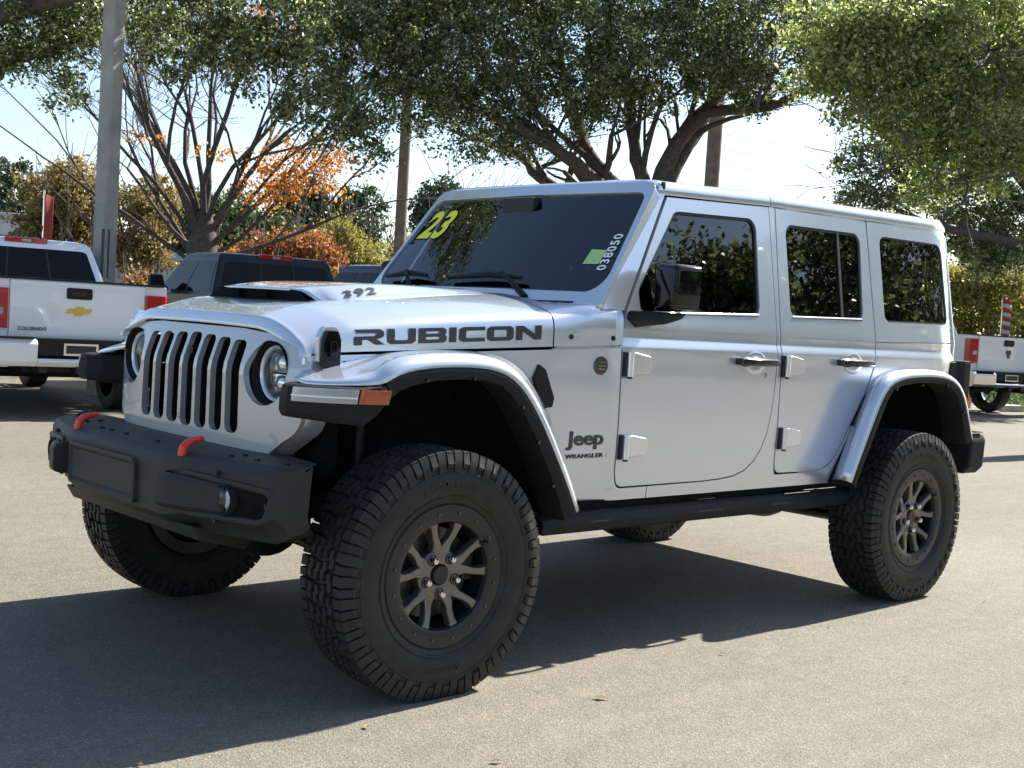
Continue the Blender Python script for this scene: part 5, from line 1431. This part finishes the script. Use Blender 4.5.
def branch(mb, p, d, length, r, depth, tips, spread=0.5, up=0.15, kids=3, n=7, seg=4, rmin=0.006, taper=0.62, droop=0.0):
    pts = [Vector(p)]; rads = [r]; d = Vector(d).normalized()
    for i in range(seg):
        d = (d+Vector((random.gauss(0, 0.13), random.gauss(0, 0.13), random.gauss(0, 0.10)+up*0.25-droop))).normalized()
        pts.append(pts[-1]+d*length/seg); rads.append(max(rmin, r*(1-(1-taper)*(i+1)/seg)))
    mb.tube(pts, rads, n if r > 0.03 else 5, cap=True)
    tips.append((pts[-1], depth)); 
    if depth <= 0: return
    for k in range(kids):
        j = random.randint(max(1, seg-2), seg) if k else seg
        ax = Vector((random.gauss(0, 1), random.gauss(0, 1), random.gauss(0, 0.6)))
        nd = (d+ax.normalized()*spread*random.uniform(0.7, 1.3)).normalized()
        branch(mb, pts[j], nd, length*random.uniform(0.62, 0.85), rads[j]*random.uniform(0.55, 0.8), depth-1, tips, spread, up, kids, n-1 if n > 5 else 5, seg, rmin, taper, droop)

def at(px, py, D):   # a point of the place seen at pixel (px,py), D metres along the view axis (used to survey the site)
    v = cF+cR*((px-512)/1251.5)+cU*((384-py)/1251.5)
    return CP+v*D
def ground_at(px, D):
    p = at(px, 384, D); return Vector((p.x, p.y, 0))

# big bare-limbed autumn tree behind the pickups
def autumn_tree():
    base = ground_at(196, 27)
    t = empty('maple_tree', 'large spreading tree with bare limbs and some orange leaves behind the black pickup', 'tree', tuple(base))
    mb = MB(); tips = []
    top = Vector((0, 0, 2.75))
    mb.tube([(0, 0, -0.1), (0.02, 0, 0.3), (0, 0.02, 1.5), (0, 0.0, 2.3), tuple(top), (0.02, 0, 3.1)], [0.50, 0.38, 0.32, 0.32, 0.27, 0.14], 14)
    camr = Vector((cR.x, cR.y, 0)).normalized(); dep = Vector((cF.x, cF.y, 0)).normalized()
    N = 21
    for i in range(N):
        u = 2*i/(N-1)-1
        a = 1.22*u+random.uniform(-0.08, 0.08)
        de = random.uniform(-0.5, 0.5)
        d = camr*math.sin(a)+dep*de+Vector((0, 0, math.cos(a)+0.22))
        st = Vector((0, 0, 2.95-0.95*abs(u)**1.3))+camr*0.16*u+dep*de*0.15
        branch(mb, st, d, random.uniform(2.7, 3.5), random.uniform(0.045, 0.085), 5, tips, spread=0.38, up=0.14, kids=3, seg=4, rmin=0.005, taper=0.58)
    mb.build('trunk', 'bark', t, smooth=60, recalc=False)
    P = np.array([tuple(q[0]) for q in tips if q[1] <= 1])
    right = P@np.array(camr)
    prob = np.where(right < 3.0, np.clip(0.03+0.16*(right+0.3), 0.01, 0.5), 0.0)*(P[:, 2] < 6.2)
    sel = P[rng.random(len(P)) < prob]
    pts = np.repeat(sel, 7, 0)+rng.normal(size=(len(sel)*7, 3))*np.array([0.30, 0.30, 0.2])
    cl = []
    for px, py, r_ in ((300, 165, 0.55), (318, 180, 0.35), (285, 175, 0.4), (308, 150, 0.4), (262, 172, 0.35), (330, 150, 0.35), (270, 200, 0.35), (300, 190, 0.4), (255, 185, 0.25), (215, 150, 0.25), (345, 165, 0.3), (250, 20, 0.6), (275, 45, 0.5), (225, 30, 0.4), (300, 20, 0.6), (240, 60, 0.3), (150, 135, 0.25), (325, 10, 0.5)):
        cl.append((np.array(at(px, py, 26.5))-np.array(base), (r_*1.9, r_*1.9, r_*1.3)))
    pts = np.concatenate([pts, clump_points(cl, 6500, 0.20, 22)])
    leaves('crown', pts, 0.052, 'orange', t, elong=1.4)
autumn_tree()

def oak(name_label, base, trunks, clumps, nleaf, size, mat='oak', extra=None, bark_='bark_dark'):
    t = empty('oak_tree', name_label, 'tree', tuple(base))
    mb = MB(); b = Vector(base)
    for pts, rads in trunks:
        P = [Vector(p)-b for p in pts]
        # smooth the polyline a little and add irregularity
        Q = []; RR = []
        for i in range(len(P)-1):
            for k in range(4):
                u = k/4; Q.append(P[i].lerp(P[i+1], u)+Vector((random.gauss(0, 0.02), random.gauss(0, 0.02), 0))); RR.append(rads[i]+(rads[i+1]-rads[i])*u)
        Q.append(P[-1]); RR.append(rads[-1]); mb.tube(Q, [r_*0.82 for r_ in RR], 10)
        for i in range(5, len(Q), 2):
            tips = []
            d = (Q[i]-Q[i-1]).normalized()+Vector((random.gauss(0, 0.8), random.gauss(0, 0.8), abs(random.gauss(0.25, 0.5))))
            branch(mb, Q[i], d, random.uniform(0.6, 1.2), RR[i]*0.42, 2, tips, spread=0.6, up=0.1, kids=3, seg=3, rmin=0.007)
    mb.build('trunk', bark_, t, smooth=60, recalc=False)
    cl = [(np.array(c)-np.array(b), r) for c, r in clumps]
    pts = clump_points(cl, nleaf, 0.22, 85)
    leaves('crown', pts, size, mat, t, elong=2.1)
    return t
# live oak behind the car: several stems fanning out, crown over the whole middle of the view
D0 = 20
ob = ground_at(640, D0)
def A(px, py, D=D0): return at(px, py, D)
trunks = [
    ([ob+Vector((0, 0, -0.1)), A(628, 300), A(604, 190), A(578, 165, 19.5), A(540, 140, 19), A(470, 105, 18.5), A(380, 80, 18)], [0.34, 0.30, 0.15, 0.13, 0.10, 0.06, 0.03]),
    ([A(632, 300), A(610, 182), A(590, 158), A(575, 120, 20.5), A(560, 60, 21), A(540, -40, 21)], [0.26, 0.16, 0.14, 0.11, 0.07, 0.03]),
    ([A(640, 300), A(645, 185), A(636, 150), A(628, 100), A(610, 30), A(600, -60)], [0.26, 0.15, 0.12, 0.10, 0.07, 0.03]),
    ([A(645, 300), A(660, 182), A(680, 140), A(706, 112), A(770, 106, 19), A(840, 75, 18.5), A(900, 40, 18)], [0.28, 0.19, 0.15, 0.12, 0.09, 0.06, 0.02]),
    ([A(650, 290), A(668, 180), A(700, 125, 20.5), A(730, 80, 21), A(790, 20, 21), A(820, -50, 21)], [0.22, 0.15, 0.12, 0.09, 0.05, 0.02]),
    ([A(625, 300), A(570, 200, 21), A(540, 178, 21.5), A(515, 150, 22), A(450, 130, 22)], [0.2, 0.14, 0.11, 0.08, 0.03])]
clumps = []
for (px, py, rx, rz, D) in [(380, 60, 1.1, 1.0, 18), (430, 30, 1.2, 1.2, 18.5), (440, 110, 0.9, 0.6, 18.5), (490, 60, 1.2, 1.2, 19), (500, 140, 0.8, 0.35, 19), (545, 20, 1.3, 1.1, 19.5), (560, 95, 1.1, 0.7, 19), (610, 50, 1.3, 1.0, 19), (650, 10, 1.3, 0.9, 20), (640, 90, 0.9, 0.5, 20), (700, 60, 1.2, 0.7, 19.5),
                            (745, 85, 0.9, 0.45, 19), (760, 30, 1.2, 0.8, 19), (810, 60, 0.9, 0.5, 18.5), (830, 10, 1.2, 0.8, 18.5), (700, -10, 1.4, 0.9, 20), (340, 20, 1.1, 1.0, 17.5), (330, 110, 0.7, 0.6, 17.5), (480, -20, 1.5, 1.0, 19), (370, 135, 0.5, 0.5, 17.5), (590, -40, 1.8, 0.9, 20), (760, -50, 1.8, 0.9, 20), (390, -40, 1.5, 0.9, 18)]:
    clumps.append((at(px, py, D), (rx, rx, rz)))
oak('big live oak with several stems rising behind the silver car roof', ob, trunks, clumps, 150000, 0.034)
# hanging wisps of foliage below the crown
# second live oak whose limbs hang over the left and top
ob2 = ground_at(-140, 17)
trunks = [([ob2+Vector((0, 0, -0.1)), at(-130, 200, 17), at(-90, 60, 17), at(10, 10, 16.5), at(100, -10, 16), at(200, 0, 16)], [0.4, 0.32, 0.24, 0.15, 0.1, 0.04]), ([at(-130, 180, 17), at(-60, 90, 17.5), at(20, 60, 17.5), at(80, 40, 17)], [0.2, 0.14, 0.08, 0.03])]
clumps = []
for (px, py, rx, rz, D) in [(10, 15, 1.0, 0.55, 17), (60, 30, 0.7, 0.4, 17), (20, 60, 0.6, 0.3, 17), (72, 75, 0.33, 0.55, 17), (60, 95, 0.25, 0.3, 17), (110, 5, 0.9, 0.4, 17.4), (165, 20, 0.8, 0.5, 17), (215, 35, 0.7, 0.6, 16.5), (260, 15, 0.8, 0.5, 16), (180, 65, 0.45, 0.3, 16), (230, 75, 0.4, 0.3, 16), (-60, 30, 1.2, 0.8, 17), (150, -40, 1.6, 0.5, 16), (290, 50, 0.7, 0.6, 16.5), (20, -40, 1.6, 0.5, 16.5), (300, 90, 0.45, 0.35, 16.5)]:
    clumps.append((at(px, py, D), (rx, rx, rz)))
for c_, r_ in (((-1.2, 12.0, 9.0), 1.1), ((0.6, 12.6, 10.4), 1.3), ((2.6, 13.2, 9.4), 1.3), ((1.8, 14.5, 11.4), 1.5), ((-0.4, 13.8, 11.8), 1.2), ((4.4, 13.6, 10.6), 1.2)): clumps.append((Vector(c_), (r_, r_, r_*0.7)))  # crown above the frame, added for the windshield to reflect
trunks.append(([at(-130, 180, 17), Vector((1.6, 14.0, 8.0)), Vector((1.0, 13.2, 10.5)), Vector((0.2, 12.4, 12.5))], [0.26, 0.2, 0.12, 0.04]))  # unseen limb carrying the crown added for that reflection
oak('live oak at the far left whose dark limbs hang over the white pickup', ob2, trunks, clumps, 95000, 0.034)
# right-hand oak, dark crown
ob3 = ground_at(1075, 24)
trunks = [([ob3+Vector((0, 0, -0.1)), at(1070, 290, 24), at(1045, 200, 24), at(1000, 150, 23), at(930, 110, 22), at(880, 90, 21)], [0.38, 0.32, 0.24, 0.14, 0.09, 0.04]), ([at(1060, 260, 24), at(1000, 240, 23.5), at(930, 225, 23), at(880, 200, 22.5)], [0.2, 0.12, 0.08, 0.03]), ([at(1060, 220, 24), at(1075, 100, 24), at(1040, 0, 24)], [0.25, 0.2, 0.1])]
clumps = []
for (px, py, rx, rz, D) in [(900, 170, 1.3, 0.8, 24), (960, 150, 1.2, 1.0, 25), (1010, 120, 1.2, 1.2, 25), (870, 200, 0.6, 0.4, 24), (980, 220, 1.1, 0.6, 24.5), (1040, 200, 1.2, 0.9, 25), (950, 90, 1.3, 0.9, 25), (1000, 40, 1.5, 1.0, 25), (1050, 80, 1.4, 1.4, 25), (1000, 262, 0.8, 0.3, 24), (960, 245, 0.6, 0.3, 24), (1060, -20, 2.0, 1.0, 25), (1100, 150, 1.5, 1.5, 26)]:
    clumps.append((at(px, py, D), (rx, rx, rz)))
oak('dark live oak filling the right edge behind the white pickup', ob3, trunks, clumps, 110000, 0.040, 'oak')
# pale sunlit limb of a nearer tree on the right
ob4 = ground_at(1180, 17)
trunks = [([ob4+Vector((0, 0, -0.1)), at(1170, 200, 17), at(1120, 80, 16.5), at(1030, 40, 16), at(940, 60, 15.5), at(880, 90, 15.5)], [0.3, 0.25, 0.16, 0.10, 0.06, 0.02]), ([at(1120, 80, 16.5), at(1050, 130, 16), at(980, 170, 15.8), at(940, 190, 15.8)], [0.12, 0.08, 0.05, 0.02])]
clumps = []
for (px, py, rx, rz, D) in [(850, 75, 0.75, 0.4, 15.5), (885, 120, 0.6, 0.35, 15.5), (925, 60, 0.8, 0.5, 15.5), (930, 140, 0.55, 0.35, 15.8), (970, 110, 0.6, 0.5, 15.8), (990, 170, 0.45, 0.3, 16), (1010, 60, 0.8, 0.6, 16), (900, 20, 0.9, 0.4, 15.5), (960, -5, 1.0, 0.5, 16), (1030, 140, 0.5, 0.4, 16), (830, 25, 0.6, 0.3, 15.5), (1080, 40, 1.0, 0.9, 16.5), (935, 190, 0.35, 0.25, 16)]:
    clumps.append((at(px, py, D), (rx, rx, rz)))
oak('pale green tree whose sunlit branches reach in from the top right', ob4, trunks, clumps, 76000, 0.033, 'oak_sunlit')

# background planting
def shrub_tree(label, px, D, w_, z0, z1, mat, n, size, name='autumn_tree', cat='tree', group=None, bark_='twig', stems=4, sub=0.30):
    b = ground_at(px, D); t = empty(name, label, cat, tuple(b), group=group)
    mb = MB(); tips = []
    for i in range(stems):
        branch(mb, Vector((random.gauss(0, 0.12), random.gauss(0, 0.12), -0.05)), Vector((random.gauss(0, 0.28), random.gauss(0, 0.28), 1)), (z1)*0.5, 0.05+0.02*z1/3, 2, tips, spread=0.45, up=0.3, kids=3, seg=4, rmin=0.008)
    mb.build('trunk', bark_, t, smooth=60, recalc=False)
    zc = (z0+z1)/2; h = (z1-z0)/2; cl = []
    for i in range(14):
        a = random.uniform(0, 6.28); rr = w_*0.62*math.sqrt(random.random()); k = random.uniform(-1, 1)
        cl.append((np.array([rr*math.cos(a), rr*math.sin(a), zc+k*h*0.62*(1-0.35*rr/w_)]), (w_*0.38, w_*0.38, h*0.36)))
    leaves('crown', clump_points(cl, int(n*2.4), sub, 60), size*0.62, mat, t)
    return t
shrub_tree('round tree with red-orange autumn leaves behind the black pickup', 285, 34, 1.75, 0.6, 3.7, 'red', 9000, 0.10)
shrub_tree('low orange autumn tree left of the reddest one, beside the big trunk', 232, 36, 1.1, 0.6, 3.0, 'orange', 3500, 0.09)
shrub_tree('yellow-green tree between the red tree and the wooden pole', 352, 36, 1.6, 0.5, 4.2, 'yellow_leaf', 7500, 0.10)
shrub_tree('yellow-green tree directly behind the wooden pole', 405, 40, 1.7, 0.5, 4.0, 'olive', 5000, 0.11)
shrub_tree('tall olive and tan tree just left of the concrete pole', 72, 38, 2.1, 1.6, 5.3, 'olive', 7500, 0.12)
shrub_tree('olive and tan tree just right of the concrete pole', 136, 37, 1.4, 1.6, 4.9, 'olive', 4500, 0.11)
shrub_tree('dry brown-leaved sapling below the olive tree beside the concrete pole', 138, 31, 0.45, 0.5, 2.1, 'brown_leaf', 900, 0.10, cat='sapling', name='sapling')
shrub_tree('yellow-leaved tree above the white pickup at the right', 975, 38, 2.0, 1.0, 4.2, 'yellow_leaf', 6000, 0.12)
shrub_tree('olive tree at the far right edge above the white pickup', 1035, 40, 1.8, 0.8, 3.8, 'olive', 4500, 0.12)
for i, (px, D, w_, z1, mt, lb) in enumerate([(10, 75, 4.5, 9.4, 'pine', 'distant dark green pine at the far left edge'), (60, 80, 3.5, 8.4, 'pine', 'distant pine just right of the leftmost pine'), (250, 62, 4, 7.2, 'green', 'distant green tree behind the orange leaves'), (300, 70, 4.4, 9.4, 'pine', 'distant pine above the red-orange tree'),
                                    (350, 72, 3.6, 9.6, 'pine', 'distant pine above the yellow-green tree'), (430, 66, 3.0, 9.4, 'pine', 'distant tall pine just right of the wooden pole'), (465, 80, 3.5, 8.0, 'pine', 'distant pine above the windshield left corner'), (520, 85, 3.5, 9.5, 'green', 'distant green tree seen above the windshield header'),
                                    (190, 60, 3.5, 6.4, 'green', 'distant green tree behind the big bare tree trunk'), (700, 90, 4, 10.5, 'pine', 'distant pine just left of the grey pole above the roof'), (740, 95, 3, 9.8, 'pine', 'distant pine just right of the grey pole above the roof'), (1000, 60, 4, 7.5, 'green', 'distant green tree behind the right-hand oak')]):
    shrub_tree(lb, px, D, w_*0.6, 0.8, z1, mt, 5500, 0.24, name='pine_tree' if mt == 'pine' else 'tree', stems=2, sub=0.55)
# trees on the camera side of the lot (mirrored in the side windows)
for i, (x, y, w_, z1) in enumerate([(13, -20, 3.2, 7.0), (18, -20, 3.6, 7.6), (23.5, -21, 3.2, 8.8), (28.5, -21, 3.2, 10.2), (34, -20, 4.2, 13.5), (40, -21, 5, 17.5), (47, -21, 5, 18), (55, -23, 5, 18), (6, -24, 3.5, 6.0), (-2, -26, 3.5, 5.5), (-12, -27, 4, 5.5), (-22, -28, 4, 6.5)]):
    b = Vector((x, y, 0)); t = empty('tree', 'green tree in the row across the lot behind the photographer', 'tree', tuple(b), group='trees across the lot')
    mb = MB(); tips = []
    branch(mb, Vector((0, 0, -0.05)), Vector((0, 0, 1)), z1*0.30, 0.2, 2, tips, spread=0.5, up=0.3, kids=4, seg=4, rmin=0.02)
    mb.build('trunk', 'bark_dark', t, smooth=60, recalc=False)
    cl = []
    for k in range(16):
        a = random.uniform(0, 6.28); rr = w_*0.6*math.sqrt(random.random())
        cl.append((np.array([rr*math.cos(a), rr*math.sin(a), z1*random.uniform(0.15, 0.92)]), (w_*0.42, w_*0.42, z1*0.13)))
    leaves('crown', clump_points(cl, 24000, 0.6, 60), 0.14, 'oak', t)

# undergrowth band at the back of the lot
def hedge():
    pts = []
    n = 30000
    px = rng.uniform(-80, 1120, n); D = rng.uniform(40, 52, n); h = rng.random(n)**1.4
    base = np.array([tuple(ground_at(a, b)) for a, b in zip(px, D)])
    hh = 1.5+0.7*np.sin(px*0.031)+0.5*np.sin(px*0.077+1)
    base[:, 2] = h*hh
    o = leaves('undergrowth', base, 0.20, 'green', None); tag(o, kind='stuff')
    return o
hedge()

# ------------------------------------------------------------------ poles, wires, banners, buildings, kerb
M['concrete'] = simple('weathered_concrete', (0.33, 0.31, 0.28), 0.9, noise=0.2, nscale=4, bump=0.3, bscale=60)
M['wood_pole'] = simple('wooden_pole', (0.20, 0.15, 0.115), 0.9, noise=0.3, nscale=5, bump=0.4, bscale=50)
def pole(label, px, D, r0, r1, h, mat, name='utility_pole', lean=(0, 0)):
    b = ground_at(px, D); t = empty(name, label, 'pole', tuple(b))
    mb = MB()
    if mat == 'concrete':
        rz = Matrix.Rotation(R(20), 3, 'Z')
        mb.loft([[tuple(rz @ Vector((sx*r, sy*r, z))+Vector((lean[0]*z, lean[1]*z, 0))) for sx, sy in ((-1, -0.8), (-0.8, -1), (0.8, -1), (1, -0.8), (1, 0.8), (0.8, 1), (-0.8, 1), (-1, 0.8))] for r, z in ((r0, 0), (r1, h))], closed=True, cap=True)
    else: mb.tube([(0, 0, 0), (lean[0]*h/2, lean[1]*h/2, h/2), (lean[0]*h, lean[1]*h, h)], [r0, (r0+r1)/2, r1], 16)
    mb.build('shaft', mat, t, smooth=40)
    return t
pc = pole('square grey concrete pole behind the white pickup', 99, 15.6, 0.115, 0.088, 9.5, 'concrete')
mb = MB(); mb.box((-0.045, -0.115, 1.75), (0.10, 0.02, 0.6)); mb.build('access_plate', 'emblem', pc)
pole('brown wooden utility pole left of the windshield', 392, 34, 0.17, 0.13, 11, 'wood_pole')
p3 = pole('weathered utility pole rising above the silver car roof', 698, 32, 0.20, 0.17, 11, 'wood_pole')
M['wire'] = simple('cable', (0.12, 0.12, 0.12), 0.6)
for i, (y0, y1) in enumerate(((133, 150), (148, 165), (163, 182))):
    mb = MB(); a = at(716, y0, 32); c = at(1180, y1+30, 70); pts = []
    for k in range(15):
        u = k/14; p = a.lerp(c, u); p.z -= 0.5*4*u*(1-u); pts.append(p)
    mb.tube(pts, 0.010, 5); tag(mb.build('power_line', 'wire'), ['topmost thin power line right of the grey pole', 'middle thin power line right of the grey pole', 'lowest thin power line right of the grey pole'][i], 'power line', 'power lines')
def banner(label, px, D, z0, z1, w_, stripes, name='feather_banner'):
    b = ground_at(px, D); t = empty(name, label, 'banner', tuple(b), R(-42))
    mb = MB(); mb.tube([(-w_/2-0.02, 0, 0), (-w_/2-0.02, 0, z1+0.1)], 0.02, 8); mb.build('banner_pole', 'chrome', t)
    n = stripes
    for k in range(n):
        za = z0+(z1-z0)*k/n; zb_ = z0+(z1-z0)*(k+1)/n
        mb = MB(); mb.loft([[(-w_/2+w_*u, 0.03*math.sin(u*5+z*3), z-0.05*u) for u in np.linspace(0, 1, 6)] for z in (za, zb_)])
        o = mb.build('stripe', 'banner_red' if k % 2 == 0 else 'banner_white', t)
        md = o.modifiers.new('t', 'SOLIDIFY'); md.thickness = 0.006
M['banner_red'] = simple('red_fabric', (0.36, 0.05, 0.05), 0.8)
M['banner_white'] = simple('white_fabric', (0.5, 0.5, 0.52), 0.8)
banner('red feather banner above the cab of the left white pickup', 42, 30, 1.9, 3.5, 0.20, 1)
banner('red and white striped banner above the black pickup', 338, 33, 1.2, 2.3, 0.24, 9)
banner('red and white striped banner above the right-hand white pickup', 1001, 36, 1.5, 2.6, 0.24, 9)
def building(label, px0, px1, D, h, mat, fascia=None):
    a = ground_at(px0, D); b = ground_at(px1, D*1.03); d = (b-a); L = d.length; rz = math.atan2(d.y, d.x)
    t = empty('building', label, 'building', tuple(a), rz)
    mb = MB(); mb.box((L/2, 5, h/2), (L, 10, h)); mb.build('wall', mat, t)
    mb = MB(); mb.box((L/2, 5, h+0.15), (L+0.6, 10.6, 0.3)); mb.build('roof', 'banner_white', t, bevel=0.03)
    if fascia: mb = MB(); mb.box((L/2, -0.06, fascia), (L, 0.1, 0.35)); mb.build('fascia', 'banner_red', t)
    for k in range(int(L//3)):
        mb = MB(); mb.box((1.5+k*3, -0.03, 1.3), (1.6, 0.08, 1.3)); mb.build('window', 'dark_glass', t)
M['wall_white'] = simple('white_render', (0.62, 0.63, 0.65), 0.8, noise=0.05, nscale=2)
building('low white building with a red stripe behind the left white pickup', -60, 46, 62, 4.6, 'wall_white', 3.6)
building('small white building seen below the big bare tree', 128, 205, 48, 2.6, 'wall_white')
# grass verge with a kerb at the right
vp = [Vector((21.0, 7.3)), Vector((23.2, 9.0)), Vector((24.5, 14)), Vector((60, 17)), Vector((60, 3)), Vector((30, 5.5))]
mb = MB(); mb.add([(p.x, p.y, 0.11) for p in vp], [tuple(range(len(vp)))]); o = mb.build('verge', 'grass', None, smooth=0); tag(o, kind='structure')
if o.data.polygons[0].normal.z < 0: o.data.flip_normals()
mb = MB(); c = [Vector((p.x, p.y)) for p in vp]; outp = inset([tuple(p) for p in c], -0.15)
mb.loft([[(x, y, 0.0) for x, y in outp], [(x, y, 0.12) for x, y in outp], [(p.x, p.y, 0.13) for p in c], [(p.x, p.y, 0.09) for p in c]], closed=True); tag(mb.build('kerb', 'kerb', None, smooth=0), kind='structure')
# tufts of grass on the verge
n = 16000; gx = rng.uniform(21.2, 34, n); gy = rng.uniform(6.4, 13.5, n)
g = leaves('grass', np.stack([gx, gy, 0.11+0.05*rng.random(n)], 1), 0.03, 'green', None, up=3, elong=3.0); tag(g, kind='stuff')

# bay lines
for k in range(-2, 9):
    c = Vector((4.05, 7.2))+Vector((1, 0))*0+Vector((2.83*k, -0.1*k))
    a = c; b = c+dv*4.9; wv_ = Vector((-dv.y, dv.x))*0.05
    if k == 5: continue
    mb = MB(); mb.add([(a.x-wv_.x, a.y-wv_.y, 0.004), (a.x+wv_.x, a.y+wv_.y, 0.004), (b.x+wv_.x, b.y+wv_.y, 0.004), (b.x-wv_.x, b.y-wv_.y, 0.004)], [(0, 1, 2, 3)])
    o = mb.build('bay_line', 'line', None, smooth=0); tag(o, kind='structure')
    if o.data.polygons[0].normal.z < 0: o.data.flip_normals()

# fallen leaves and crumbs on the asphalt near the camera
def litter():
    n = 150
    x = rng.uniform(-2.5, 7, n); y = rng.uniform(-3.6, 5, n)
    k = (np.abs(y) > 1.0) | (x < -1)
    pts = np.stack([x[k], y[k], np.full(k.sum(), 0.006)], 1)
    m = len(pts); a = rng.uniform(0, 6.28, m); s_ = 0.006+0.014*rng.random(m)**2
    V = []
    for p, an, q in zip(pts, a, s_):
        for dx, dy, dz in ((1.6, 0, 0.0), (0, 0.7, 0.3), (-1.4, 0, 0.1), (0, -0.7, 0.4)):
            V.append((p[0]+q*(dx*math.cos(an)-dy*math.sin(an)), p[1]+q*(dx*math.sin(an)+dy*math.cos(an)), p[2]+dz*q))
    mb = MB(); mb.v = V; mb.f = [(4*i, 4*i+1, 4*i+2, 4*i+3) for i in range(m)]
    o = mb.build('leaf_litter', 'brown_leaf', None, smooth=0); tag(o, kind='stuff')
litter()
